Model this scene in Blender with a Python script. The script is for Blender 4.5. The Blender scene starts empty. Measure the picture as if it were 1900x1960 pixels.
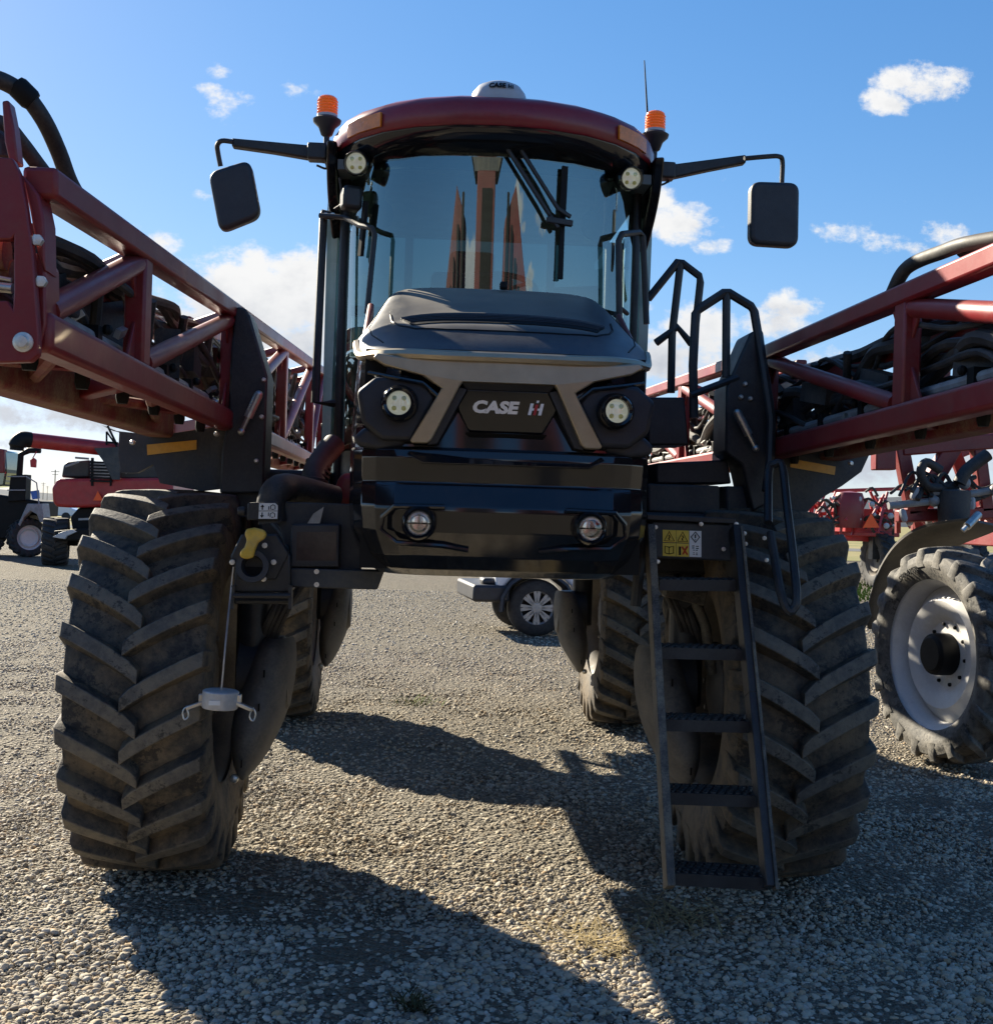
import bpy, bmesh, math, random
from mathutils import Vector, Matrix
R_ = math.radians
rnd = random.Random(7)
C = bpy.context.scene.collection
scene = bpy.context.scene

# ------------------------------------------------------------------ camera
# world frame: the big sprayer stands with its front axle on the X axis, its nose towards -Y, ground at z = 0
CAM = Vector((-0.352, -5.936, 1.746)); FPX = 2300.0
_yaw, _pitch, _roll = 0.0663, 0.0, 0.0315
_f = Vector((math.sin(_yaw)*math.cos(_pitch), math.cos(_yaw)*math.cos(_pitch), math.sin(_pitch)))
_r0 = Vector((math.cos(_yaw), -math.sin(_yaw), 0)); _u0 = _r0.cross(_f)
_r = _r0*math.cos(_roll)+_u0*math.sin(_roll); _u = -_r0*math.sin(_roll)+_u0*math.cos(_roll)
cd = bpy.data.cameras.new('camera'); cam = bpy.data.objects.new('camera', cd); C.objects.link(cam)
M = Matrix((_r, _u, -_f)).transposed().to_4x4(); M.translation = CAM
cam.matrix_world = M
cd.sensor_fit = 'HORIZONTAL'; cd.sensor_width = 36; cd.lens = 36*FPX/1900
cd.clip_start = 0.05; cd.clip_end = 6000
scene.camera = cam

def ray(px, py):
    return _f + _r*((px-950)/FPX) + _u*((980-py)/FPX)
def at(px, py, Y):            # survey helper: photo sighting + distance -> real place
    d = ray(px, py); return CAM + d*((Y-CAM.y)/d.y)
def atx(px, py, X):
    d = ray(px, py); return CAM + d*((X-CAM.x)/d.x)

# ------------------------------------------------------------------ light
SUN_AZ = math.atan2(-1.13, 1.52)      # angle from +Y towards +X
SUN_EL = R_(27.8)
sun_dir = Vector((math.sin(SUN_AZ)*math.cos(SUN_EL), math.cos(SUN_AZ)*math.cos(SUN_EL), math.sin(SUN_EL)))
sl = bpy.data.lights.new('sun', 'SUN'); so = bpy.data.objects.new('sun', sl); C.objects.link(so)
sl.energy = 5.0; sl.angle = R_(0.55); sl.color = (1.0, 0.90, 0.725)
so.rotation_euler = sun_dir.to_track_quat('Z', 'Y').to_euler()
scene.view_settings.view_transform = 'Standard'; scene.view_settings.look = 'None'
scene.view_settings.exposure = 1.5; scene.view_settings.gamma = 1.0

class NT:
    """small helper for node trees"""
    def __init__(s, tree): s.t = tree; s.n = tree.nodes; s.l = tree.links
    def new(s, typ, **kw):
        nd = s.n.new(typ)
        for k, v in kw.items(): setattr(nd, k, v)
        return nd
    def put(s, sock, v):
        if isinstance(v, bpy.types.NodeSocket): s.l.new(v, sock)
        elif v is not None: sock.default_value = v
    def math(s, op, a, b=None, c=None, clamp=False):
        nd = s.new('ShaderNodeMath', operation=op, use_clamp=clamp)
        s.put(nd.inputs[0], a); s.put(nd.inputs[1], b)
        if c is not None: s.put(nd.inputs[2], c)
        return nd.outputs[0]
    def smooth(s, v, a, b, lo=0., hi=1.):
        nd = s.new('ShaderNodeMapRange', interpolation_type='SMOOTHSTEP')
        s.put(nd.inputs['Value'], v)
        for k, q in (('From Min', a), ('From Max', b), ('To Min', lo), ('To Max', hi)): s.put(nd.inputs[k], q)
        return nd.outputs['Result']
    def noise(s, vec, scale, detail=4, rough=.55, out='Fac', dist=0.):
        nd = s.new('ShaderNodeTexNoise'); s.put(nd.inputs['Vector'], vec)
        nd.inputs['Scale'].default_value = scale; nd.inputs['Detail'].default_value = detail
        nd.inputs['Roughness'].default_value = rough; nd.inputs['Distortion'].default_value = dist
        return nd.outputs[out]
    def mix(s, f, a, b):
        nd = s.new('ShaderNodeMix', data_type='RGBA')
        s.put(nd.inputs['Factor'], f)
        for i, v in ((6, a), (7, b)):
            if not isinstance(v, bpy.types.NodeSocket): v = (*v[:3], 1)
            s.put(nd.inputs[i], v)
        return nd.outputs[2]
    def ramp(s, v, stops):
        nd = s.new('ShaderNodeValToRGB'); s.put(nd.inputs[0], v); e = nd.color_ramp.elements
        while len(e) < len(stops): e.new(.5)
        for k, (p, c) in enumerate(stops): e[k].position = p; e[k].color = (*c, 1)
        return nd.outputs[0]

def build_world():
    w = bpy.data.worlds.new('World'); scene.world = w; w.use_nodes = True
    t = NT(w.node_tree); t.n.clear()
    sky = t.new('ShaderNodeTexSky', sky_type='NISHITA'); sky.sun_disc = False
    sky.sun_elevation = SUN_EL; sky.sun_rotation = SUN_AZ
    sky.air_density = 1.0; sky.dust_density = 0.25; sky.ozone_density = 3.5; sky.altitude = 400
    co = t.new('ShaderNodeTexCoord'); sp = t.new('ShaderNodeSeparateXYZ'); t.l.new(co.outputs['Generated'], sp.inputs[0])
    x, y, z = sp.outputs
    ya = t.math('MAXIMUM', t.math('ABSOLUTE', y), .02)
    u = t.math('DIVIDE', x, ya); v = t.math('DIVIDE', z, ya)
    cb = t.new('ShaderNodeCombineXYZ'); t.put(cb.inputs[0], u); t.put(cb.inputs[1], t.math('MULTIPLY', v, 1.35))
    P = cb.outputs[0]
    big = t.noise(P, 9, 7, .62); fine = t.noise(P, 38, 7, .66)
    wob = t.math('ADD', t.math('MULTIPLY', t.math('SUBTRACT', big, .5), 2.4), t.math('MULTIPLY', t.math('SUBTRACT', fine, .5), 3.0))
    # clouds: where they hang in the sky (bearing/height), half sizes, thickness
    cl = [(500, 580, 180, 90, 1.35), (585, 545, 115, 66, 1.3), (430, 560, 90, 60, 1.2), (415, 620, 160, 64, 1.1), (560, 660, 180, 60, 1.1), (305, 462, 62, 30, .75), (262, 440, 36, 18, .45), (330, 500, 40, 16, .3),
          (1300, 425, 85, 52, .95), (1258, 385, 48, 45, .9), (1365, 470, 60, 22, .5), (1765, 160, 95, 42, .95), (1700, 195, 62, 32, .8), (1835, 145, 50, 28, .75),
          (1505, 590, 62, 36, 1.1), (1545, 578, 40, 14, .5), (1490, 620, 80, 40, 1.0), (1335, 625, 80, 52, 1.1), (1280, 680, 120, 60, .9), (1815, 450, 70, 40, .6), (1760, 480, 60, 28, .35), (1700, 468, 80, 34, .4), (1600, 443, 80, 36, .45), (1660, 455, 50, 22, .2),
          (420, 133, 44, 30, .30), (442, 198, 72, 48, .36), (395, 166, 50, 18, .2), (565, 170, 44, 40, .25), (605, 182, 34, 24, .1), (385, 372, 34, 18, .15), (712, 155, 22, 14, .15), (1390, 340, 34, 18, .1), (520, 150, 70, 40, -.15), (1735, 385, 20, 8, .1), (1240, 590, 20, 14, .4), (1495, 650, 20, 8, .4),
          (1700, 900, 260, 34, .6), (1850, 870, 120, 60, .6), (150, 800, 330, 40, .8), (60, 740, 200, 30, .5), (280, 720, 200, 40, .5), (90, 850, 300, 20, .3), (1500, 700, 200, 60, .6), (900, 880, 900, 40, .1)]
    dens = None
    for px, py, a, b, th in cl:
        d = ray(px, py); u0, v0 = d.x/d.y, d.z/d.y
        k = FPX
        du = t.math('MULTIPLY', t.math('SUBTRACT', u, u0), k/a); dv = t.math('MULTIPLY', t.math('SUBTRACT', v, v0), k/b)
        r2 = t.math('ADD', t.math('MULTIPLY', du, du), t.math('MULTIPLY', dv, dv))
        m = t.math('SUBTRACT', th, r2)
        dens = m if dens is None else t.math('MAXIMUM', dens, m)
    dens = t.math('MAXIMUM', dens, -2.5)
    dn = t.math('ADD', dens, wob)
    fac = t.smooth(dn, -.05, .95)
    fac = t.math('MULTIPLY', fac, t.smooth(z, -.01, .01))
    # inner shading of the clouds: thick cores are greyer
    P2 = t.new('ShaderNodeVectorMath', operation='ADD'); t.put(P2.inputs[0], P); P2.inputs[1].default_value = (.012, -.02, 3)
    core = t.math('ADD', t.math('MULTIPLY', dens, .45), t.math('MULTIPLY', t.math('SUBTRACT', t.noise(P2.outputs[0], 11, 6, .6), .5), 3.2))
    ccol = t.mix(t.smooth(core, .15, 1.5), (.97, .97, .97), (.46, .50, .58))
    ccol = t.mix(t.smooth(z, .20, .03, 0., .7), ccol, (.52, .58, .68))
    hs = t.new('ShaderNodeHueSaturation'); hs.inputs['Saturation'].default_value = 1.22; t.l.new(sky.outputs[0], hs.inputs['Color'])
    b1 = t.new('ShaderNodeBackground'); 
    sc1 = t.new('ShaderNodeVectorMath', operation='SCALE'); t.put(sc1.inputs[0], hs.outputs[0]); sc1.inputs['Scale'].default_value = .105   # soft shoulder so the bright rim of the sky keeps its blue
    ad1 = t.new('ShaderNodeVectorMath', operation='ADD'); t.put(ad1.inputs[0], sc1.outputs[0]); ad1.inputs[1].default_value = (1, 1, 1)
    dv1 = t.new('ShaderNodeVectorMath', operation='DIVIDE'); t.put(dv1.inputs[0], hs.outputs[0]); t.put(dv1.inputs[1], ad1.outputs[0])
    ml1 = t.new('ShaderNodeVectorMath', operation='MULTIPLY'); t.put(ml1.inputs[0], dv1.outputs[0]); ml1.inputs[1].default_value = (.90, .93, 1.10)
    t.put(b1.inputs[0], ml1.outputs[0]); b1.inputs[1].default_value = 0.079
    b2 = t.new('ShaderNodeBackground'); t.put(b2.inputs[0], ccol); b2.inputs[1].default_value = 0.345
    ms = t.new('ShaderNodeMixShader'); t.put(ms.inputs[0], fac); t.l.new(b1.outputs[0], ms.inputs[1]); t.l.new(b2.outputs[0], ms.inputs[2])
    out = t.new('ShaderNodeOutputWorld'); t.l.new(ms.outputs[0], out.inputs[0])
    w.cycles.sampling_method = 'MANUAL'; w.cycles.sample_map_resolution = 512
build_world()

# ------------------------------------------------------------------ materials
def mat(name, col, rough=.5, metal=0., var=.12, vscale=6., dust=None, dustamt=0., dust_up=0., up_lo=.2, bump=0., bscale=60., coat=0., spec=.5, rvar=.1):
    m = bpy.data.materials.new(name); m.use_nodes = True; t = NT(m.node_tree)
    b = t.n['Principled BSDF']; co = t.new('ShaderNodeTexCoord'); P = co.outputs['Object']
    n1 = t.noise(P, vscale, 5, .6)
    dark = tuple(c*(1-var) for c in col); lite = tuple(min(1, c*(1+var)) for c in col)
    c = t.mix(t.smooth(n1, .3, .7), dark, lite)
    rg = t.math('ADD', t.math('MULTIPLY', t.math('SUBTRACT', t.noise(P, vscale*2.3, 4), .5), rvar*2), rough, clamp=True)
    if dust is not None:
        n2 = t.noise(P, vscale*.7, 6, .65); n3 = t.noise(P, vscale*14, 3, .7)
        d = t.math('MULTIPLY', t.smooth(t.math('ADD', n2, t.math('MULTIPLY', t.math('SUBTRACT', n3, .5), .5)), .35, .72), dustamt)
        if dust_up > 0:
            g = t.new('ShaderNodeNewGeometry'); s3 = t.new('ShaderNodeSeparateXYZ'); t.l.new(g.outputs['Normal'], s3.inputs[0])
            upv = t.math('MULTIPLY', t.smooth(s3.outputs[2], up_lo, .96), t.math('ADD', t.math('MULTIPLY', n2, .9), .35*dust_up))
            d = t.math('MAXIMUM', d, t.math('MULTIPLY', upv, dust_up), clamp=True)
        c = t.mix(d, c, dust); rg = t.math('ADD', rg, t.math('MULTIPLY', d, .45), clamp=True)
    t.put(b.inputs['Base Color'], c); t.put(b.inputs['Roughness'], rg)
    b.inputs['Metallic'].default_value = metal; b.inputs['Coat Weight'].default_value = coat; b.inputs['Coat Roughness'].default_value = .05
    b.inputs['Specular IOR Level'].default_value = spec
    if bump:
        bp = t.new('ShaderNodeBump'); bp.inputs['Strength'].default_value = bump; bp.inputs['Distance'].default_value = .01
        t.put(bp.inputs['Height'], t.noise(P, bscale, 4, .6)); t.l.new(bp.outputs[0], b.inputs['Normal'])
    return m
DUST = (.30, .255, .20)
MT = {}
MT['red'] = mat('red_paint', (.205, .010, .014), .42, dust=(.20, .13, .09), dustamt=.22, dust_up=.34, vscale=3, coat=.08)
MT['red_dirty'] = mat('muddy_red_paint', (.19, .014, .016), .6, dust=(.33, .22, .13), dustamt=.92, dust_up=.7, vscale=7, bump=.3, bscale=30)
MT['red_roof'] = mat('roof_red_paint', (.20, .011, .020), .34, dust=DUST, dustamt=.06, dust_up=.06, vscale=2.5, coat=.15)
MT['gloss'] = mat('glossy_black_plastic', (.008, .009, .012), .09, var=.2, dust=(.16, .14, .10), dustamt=.05, dust_up=.03, vscale=5, rvar=.04, coat=.15, spec=.6)
MT['lid'] = mat('dusty_charcoal_hood', (.035, .038, .046), .38, dust=(.43, .375, .29), dustamt=.12, dust_up=.9, up_lo=.885, vscale=5, bump=.05, bscale=220, rvar=.06)
MT['silver'] = mat('gravel_tinted_silver_trim', (.44, .365, .25), .34, metal=.6, var=.08, dust=DUST, dustamt=.15, dust_up=.3, vscale=9)  # silver paint with the warm tint of mirrored gravel put into its colour
MT['black'] = mat('matt_black_steel', (.014, .015, .018), .45, var=.3, dust=(.13, .12, .10), dustamt=.2, dust_up=.2, vscale=6, bump=.1)
MT['panel'] = mat('charcoal_fender_plate', (.030, .034, .040), .55, var=.25, dust=(.16, .14, .10), dustamt=.35, dust_up=.3, vscale=4, bump=.12)
MT['plastic'] = mat('soft_black_plastic', (.022, .024, .030), .5, var=.15, vscale=8, bump=.08, bscale=150, dust=(.13, .12, .11), dustamt=.12)
MT['hose'] = mat('black_rubber_hose', (.016, .016, .018), .6, var=.25, dust=DUST, dustamt=.18, dust_up=.25, vscale=9)
MT['cap'] = mat('grey_cap_alloy', (.46, .46, .46), .4, metal=.2, var=.15, vscale=20, dust=DUST, dustamt=.2)
MT['grey'] = mat('grey_pipe', (.26, .27, .28), .45, var=.2, dust=DUST, dustamt=.4, vscale=12)
MT['steel'] = mat('zinc_steel', (.55, .53, .49), .32, metal=.85, var=.2, vscale=14, dust=DUST, dustamt=.2)
MT['bolt'] = mat('bright_bolt_zinc', (.7, .68, .62), .35, metal=.6, var=.2, vscale=30)
MT['rail'] = mat('worn_ladder_rail', (.045, .042, .038), .5, metal=.2, var=.4, vscale=10, dust=(.30, .26, .19), dustamt=.7)
MT['shield'] = mat('dusty_grey_rubber_shield', (.085, .083, .08), .62, var=.25, vscale=5, dust=(.27, .24, .19), dustamt=.5, bump=.15, bscale=25)
MT['yellow'] = mat('faded_yellow_plastic', (.62, .40, .04), .5, var=.15, vscale=20, dust=DUST, dustamt=.35)
MT['reflector'] = mat('amber_reflector_tape', (.72, .34, .03), .35, var=.08, vscale=30, dust=DUST, dustamt=.15)
MT['white'] = mat('white_paint', (.78, .78, .76), .4, var=.05, dust=DUST, dustamt=.12)
MT['dome'] = mat('white_dome_plastic', (.46, .47, .49), .35, var=.06, dust=DUST, dustamt=.18)
MT['rim'] = mat('silver_grey_rim', (.74, .73, .71), .38, var=.08, vscale=3, dust=DUST, dustamt=.22)
MT['darkrim'] = mat('grimy_rim', (.12, .11, .10), .6, var=.2, dust=DUST, dustamt=.5)
MT['beige'] = mat('dusty_fender_plastic', (.06, .055, .047), .55, var=.15, dust=(.30, .26, .19), dustamt=.3, dust_up=.5)
MT['letters'] = mat('chrome_lettering', (.86, .85, .82), .3, metal=.25, var=.05)
MT['ink'] = mat('black_ink', (.009, .009, .009), .6, var=.1, spec=.2)
MT['decalw'] = mat('white_decal', (.74, .74, .72), .45, var=.05, dust=DUST, dustamt=.15)
MT['decaly'] = mat('yellow_decal', (.72, .50, .05), .45, var=.05, dust=DUST, dustamt=.15)
MT['decalr'] = mat('red_decal', (.6, .08, .03), .45, var=.05)
MT['screen'] = mat('dark_display_glass', (.030, .024, .026), .10, var=.3, vscale=3, dust=DUST, dustamt=.12)
MT['seat'] = mat('dark_seat_cloth', (.045, .046, .05), .8, var=.2, vscale=20)
MT['smv'] = mat('fluorescent_orange', (.95, .11, .015), .5, var=.05)
MT['smvred'] = mat('dark_red_border', (.45, .02, .02), .4, var=.05)
MT['jeepwhite'] = mat('white_car_paint', (.72, .74, .78), .2, var=.02, coat=.6)
MT['blue'] = mat('blue_plastic', (.06, .16, .50), .5)
MT['wood'] = mat('weathered_pole_wood', (.12, .10, .085), .8, var=.3)
MT['tank'] = mat('translucent_white_tank', (.55, .54, .5), .5, dust=DUST, dustamt=.2)

def tyre_mat(name, base, dirtc, amt, spotc=(.012, .012, .013)):
    m = bpy.data.materials.new(name); m.use_nodes = True; t = NT(m.node_tree); b = t.n['Principled BSDF']
    P = t.new('ShaderNodeTexCoord').outputs['Object']
    n = t.noise(P, 5, 6, .62); n2 = t.noise(P, 24, 5, .7); n3 = t.noise(P, 90, 3, .6)
    c = t.mix(t.smooth(n2, .3, .7), tuple(k*.8 for k in base), tuple(k*1.25 for k in base))
    d = t.smooth(t.math('ADD', t.math('MULTIPLY', n, .7), t.math('MULTIPLY', n2, .4)), .42, .68)
    c = t.mix(t.math('MULTIPLY', d, amt), c, dirtc)
    sp = t.smooth(t.math('ADD', t.noise(P, 7, 3), t.math('MULTIPLY', t.math('SUBTRACT', t.noise(P, 42, 4, .75), .5), .9)), .60, .68)
    c = t.mix(t.math('MULTIPLY', sp, .75), c, spotc)
    t.put(b.inputs['Base Color'], c); t.put(b.inputs['Roughness'], t.math('ADD', t.math('MULTIPLY', n3, .15), .66))
    bp = t.new('ShaderNodeBump'); bp.inputs['Strength'].default_value = .35; bp.inputs['Distance'].default_value = .006
    t.put(bp.inputs['Height'], t.math('ADD', n2, n3)); t.l.new(bp.outputs[0], b.inputs['Normal'])
    return m
MT['tyre'] = tyre_mat('muddy_tyre_rubber', (.034, .032, .029), (.20, .145, .082), .58)
MT['lug'] = tyre_mat('worn_lug_rubber', (.085, .079, .069), (.19, .158, .108), .55)
MT['redfar'] = mat('bright_red_paint', (.36, .018, .02), .35, dust=DUST, dustamt=.08)  # brighter red for the combine and the distant sprayer
MT['tyre2'] = tyre_mat('dusty_tyre_rubber', (.075, .073, .068), (.24, .22, .185), .6)
MT['tyredark'] = tyre_mat('clean_tyre_rubber', (.022, .022, .023), (.06, .055, .05), .5)

def glass_mat(name, tint, refl, rough=.01, ior=1.5):
    m = bpy.data.materials.new(name); m.use_nodes = True; t = NT(m.node_tree); t.n.clear()
    tr = t.new('ShaderNodeBsdfTransparent'); tr.inputs[0].default_value = (*tint, 1)
    gl = t.new('ShaderNodeBsdfGlossy'); gl.inputs['Roughness'].default_value = rough; gl.inputs[0].default_value = (.88, 1, .96, 1)
    fr = t.new('ShaderNodeFresnel'); fr.inputs[0].default_value = ior
    P = t.new('ShaderNodeTexCoord').outputs['Object']
    dirt = t.math('MULTIPLY', t.smooth(t.noise(P, 3.5, 5, .6), .45, .8), .05)
    f = t.math('ADD', t.math('MULTIPLY', fr.outputs[0], 1.0), refl, clamp=True)
    mx = t.new('ShaderNodeMixShader'); t.put(mx.inputs[0], f); t.l.new(tr.outputs[0], mx.inputs[1]); t.l.new(gl.outputs[0], mx.inputs[2])
    df = t.new('ShaderNodeBsdfDiffuse'); df.inputs[0].default_value = (.5, .48, .42, 1)
    m2 = t.new('ShaderNodeMixShader'); t.put(m2.inputs[0], dirt); t.l.new(mx.outputs[0], m2.inputs[1]); t.l.new(df.outputs[0], m2.inputs[2])
    o = t.new('ShaderNodeOutputMaterial'); t.l.new(m2.outputs[0], o.inputs[0])
    return m
MT['glass'] = glass_mat('tinted_windscreen', (.58, .70, .65), .20)
MT['sideglass'] = glass_mat('pale_green_side_glass', (.86, .95, .91), .09)
MT['rearglass'] = glass_mat('tinted_rear_glass', (.055, .085, .08), .03)
MT['carglass'] = glass_mat('dark_car_glass', (.12, .14, .15), .12)
def lens_mat(name, col, tr=.6, rough=.08):
    m = bpy.data.materials.new(name); m.use_nodes = True; b = m.node_tree.nodes['Principled BSDF']
    b.inputs['Base Color'].default_value = (*col, 1); b.inputs['Roughness'].default_value = rough; b.inputs['Transmission Weight'].default_value = tr
    t = NT(m.node_tree); P = t.new('ShaderNodeTexCoord').outputs['Object']
    t.put(b.inputs['Roughness'], t.math('ADD', t.math('MULTIPLY', t.noise(P, 40), .1), rough))
    return m
MT['amber'] = lens_mat('amber_lens', (1.0, .25, .01), .3); _b = MT['amber'].node_tree.nodes['Principled BSDF']; _b.inputs['Emission Color'].default_value = (1, .22, .01, 1); _b.inputs['Emission Strength'].default_value = .025  # slight emission stands in for sunlight passing through the lens
MT['marker'] = mat('amber_marker', (.75, .22, .015), .25, var=.15, vscale=30, coat=.4)
MT['lens'] = glass_mat('clear_lens', (.93, .94, .94), .06)
MT['edge'] = mat('pale_teal_glass_edge', (.36, .55, .50), .25, var=.15, vscale=3, coat=.5)
MT['liner'] = mat('grey_headliner', (.16, .19, .20), .8)
MT['alloy'] = mat('satin_alloy', (.34, .34, .34), .35, metal=.3, var=.1)
MT['chip'] = mat('led_chip_yellow', (.70, .66, .25), .3, var=.2, vscale=40)
MT['bowl'] = mat('white_lamp_bowl', (.86, .86, .80), .25, var=.05, coat=.5); _b = MT['bowl'].node_tree.nodes['Principled BSDF']; _b.inputs['Emission Color'].default_value = (.95, .95, .85, 1); _b.inputs['Emission Strength'].default_value = .05  # unlit bowls get a faint added glow to look brighter in shade
MT['darkred'] = mat('dull_dark_red', (.085, .012, .012), .6, dust=(.07, .05, .045), dustamt=.5, vscale=2)
MT['reflect'] = mat('lamp_reflector', (.75, .74, .72), .12, metal=.9, var=.1, vscale=40)

# ------------------------------------------------------------------ mesh builder
def roundpoly(pts, r, n=5):
    """round the corners of a planar polygon"""
    P = [Vector(p) for p in pts]; out = []; m = len(P)
    for i in range(m):
        a, b, c = P[i-1], P[i], P[(i+1) % m]
        rr = min(r, .48*(a-b).length, .48*(c-b).length); p = b+(a-b).normalized()*rr; q = b+(c-b).normalized()*rr
        for k in range(n+1):
            t = k/n; out.append(p*(1-t)**2+b*2*t*(1-t)+q*t*t)
    return out
class MB:
    def __init__(s): s.v = []; s.f = []
    def add(s, vs, fs):
        o = len(s.v); s.v += [Vector(p) for p in vs]; s.f += [tuple(i+o for i in f) for f in fs]; return s
    def box(s, c, size, rot=None):
        hx, hy, hz = size[0]/2, size[1]/2, size[2]/2
        vs = [Vector((x, y, z)) for x in (-hx, hx) for y in (-hy, hy) for z in (-hz, hz)]
        if rot is not None:
            rm = Matrix.Rotation(rot[2], 3, 'Z') @ Matrix.Rotation(rot[1], 3, 'Y') @ Matrix.Rotation(rot[0], 3, 'X') if not isinstance(rot, Matrix) else rot
            vs = [rm @ v for v in vs]
        return s.add([v+Vector(c) for v in vs], [(0, 1, 3, 2), (4, 6, 7, 5), (0, 4, 5, 1), (2, 3, 7, 6), (0, 2, 6, 4), (1, 5, 7, 3)])
    def bar(s, p, q, w, h, up=(0, 0, 1)):
        p = Vector(p); q = Vector(q); d = (q-p).normalized(); a = d.cross(Vector(up))
        if a.length < 1e-4: a = d.cross(Vector((1, 0, 0)))
        a.normalize(); b = a.cross(d)
        vs = [e+a*(w/2*i)+b*(h/2*j) for e in (p, q) for i, j in ((-1, -1), (1, -1), (1, 1), (-1, 1))]
        return s.add(vs, [(0, 1, 2, 3), (7, 6, 5, 4), (0, 4, 5, 1), (1, 5, 6, 2), (2, 6, 7, 3), (3, 7, 4, 0)])
    def tube(s, pts, r, n=10, smooth=0, cap=True, closed=False):
        pts = [Vector(p) for p in pts]
        if smooth:
            q = []
            m = len(pts)
            for i in range(m if closed else m-1):
                a = pts[(i-1) % m] if closed or i > 0 else pts[0]*2-pts[1]
                b, c = pts[i], pts[(i+1) % m]
                d = pts[(i+2) % m] if closed or i+2 < m else pts[-1]*2-pts[-2]
                for k in range(smooth):
                    u = k/smooth
                    q.append(.5*((2*b)+(c-a)*u+(2*a-5*b+4*c-d)*u*u+(3*b-a-3*c+d)*u**3))
            if not closed: q.append(pts[-1])
            pts = q
        m = len(pts); rs = r if isinstance(r, (list, tuple)) else None
        prev = None; vs = []
        for i, p in enumerate(pts):
            d = (pts[(i+1) % m]-pts[i-1]) if (closed or 0 < i < m-1) else (pts[1]-pts[0] if i == 0 else pts[-1]-pts[-2])
            d.normalize()
            if prev is None:
                a = d.cross(Vector((0, 0, 1)));
                if a.length < .05: a = d.cross(Vector((1, 0, 0)))
            else: a = prev-d*prev.dot(d)
            a.normalize(); prev = a; b = d.cross(a)
            rr = rs[min(len(rs)-1, int(i*len(rs)/m))] if rs else r
            vs += [p+a*(rr*math.cos(2*math.pi*k/n))+b*(rr*math.sin(2*math.pi*k/n)) for k in range(n)]
        fs = []
        for i in range(m if closed else m-1):
            j = (i+1) % m
            fs += [(i*n+k, i*n+(k+1) % n, j*n+(k+1) % n, j*n+k) for k in range(n)]
        if cap and not closed: fs += [tuple(range(n))[::-1], tuple((m-1)*n+k for k in range(n))]
        return s.add(vs, fs)
    def lathe(s, prof, org=(0, 0, 0), axis=(0, 0, 1), n=28, arc=None):
        ax = Vector(axis).normalized(); a = ax.cross(Vector((0, 0, 1)))
        if a.length < .05: a = ax.cross(Vector((0, 1, 0)))
        a.normalize(); b = ax.cross(a); org = Vector(org); vs = []
        for r, h in prof:
            vs += [org+ax*h+a*(r*math.cos(2*math.pi*k/n))+b*(r*math.sin(2*math.pi*k/n)) for k in range(n)]
        m = len(prof)
        fs = [(i*n+k, i*n+(k+1) % n, (i+1)*n+(k+1) % n, (i+1)*n+k) for i in range(m-1) for k in range(n)]
        if prof[0][0] > 1e-5 and arc is None: fs.append(tuple(range(n))[::-1])
        if prof[-1][0] > 1e-5 and arc is None: fs.append(tuple((m-1)*n+k for k in range(n)))
        return s.add(vs, fs)
    def ring(s, prof, org, axis, n=40):      # closed profile, no caps
        m0 = len(s.v); s.lathe(prof+[prof[0]], org, axis, n, arc=1); return s
    def prism(s, poly, d):
        poly = [Vector(p) for p in poly]; d = Vector(d); n = len(poly)
        return s.add(poly+[p+d for p in poly], [tuple(range(n))[::-1], tuple(range(n, 2*n))]+[(i, (i+1) % n, n+(i+1) % n, n+i) for i in range(n)])
    def grid(s, rows, closed=False):
        n = len(rows[0]); m = len(rows)
        fs = [(i*n+k, i*n+(k+1) % n, (i+1)*n+(k+1) % n, (i+1)*n+k) for i in range(m-1) for k in range(n if closed else n-1)]
        return s.add([p for r in rows for p in r], fs)
    def ball(s, c, r, n=14, m=8, sc=(1, 1, 1)):
        rows = []
        for i in range(m+1):
            th = math.pi*i/m
            rows.append([Vector(c)+Vector((sc[0]*r*math.sin(th)*math.cos(2*math.pi*k/n), sc[1]*r*math.sin(th)*math.sin(2*math.pi*k/n), sc[2]*r*math.cos(th))) for k in range(n)])
        return s.grid(rows, True)
    def build(s, name, m, parent=None, bevel=0., ang=35, subsurf=0, seg=2, label=None):
        me = bpy.data.meshes.new(name); me.from_pydata([tuple(v) for v in s.v], [], s.f)
        bm = bmesh.new(); bm.from_mesh(me)
        bmesh.ops.remove_doubles(bm, verts=bm.verts, dist=1e-5)
        bmesh.ops.recalc_face_normals(bm, faces=bm.faces)
        for e in bm.edges: e.smooth = (len(e.link_faces) == 2 and e.calc_face_angle(0) < R_(ang))
        for f in bm.faces: f.smooth = True
        bm.to_mesh(me); bm.free()
        me.materials.append(MT[m] if isinstance(m, str) else m)
        o = bpy.data.objects.new(name, me); C.objects.link(o)
        if parent is not None:
            o.parent = parent
            if parent.name in SURVEYED: o.matrix_parent_inverse = Matrix.Translation(parent.location).inverted()
        if subsurf:
            md = o.modifiers.new('subsurf', 'SUBSURF'); md.levels = md.render_levels = subsurf
        if bevel:
            md = o.modifiers.new('bevel', 'BEVEL'); md.width = bevel; md.segments = seg; md.limit_method = 'ANGLE'; md.angle_limit = R_(ang); md.harden_normals = False
        if label: o['label'] = label
        return o
SURVEYED = set()         # things whose parts are given in world coordinates
def thing(name, label, cat, loc=(0, 0, 0), group=None, surveyed=False):
    o = bpy.data.objects.new(name, None); C.objects.link(o); o.location = loc; o['label'] = label; o['category'] = cat; o.empty_display_size = .2
    if group: o['group'] = group
    if surveyed: SURVEYED.add(o.name)
    return o
def wear(o, r0, m):
    """second material on the worn running faces of the lugs"""
    o.data.materials.append(MT[m])
    for p in o.data.polygons:
        if all(math.hypot(o.data.vertices[i].co.y, o.data.vertices[i].co.z) > r0 for i in p.vertices): p.material_index = 1
    return o
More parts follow.
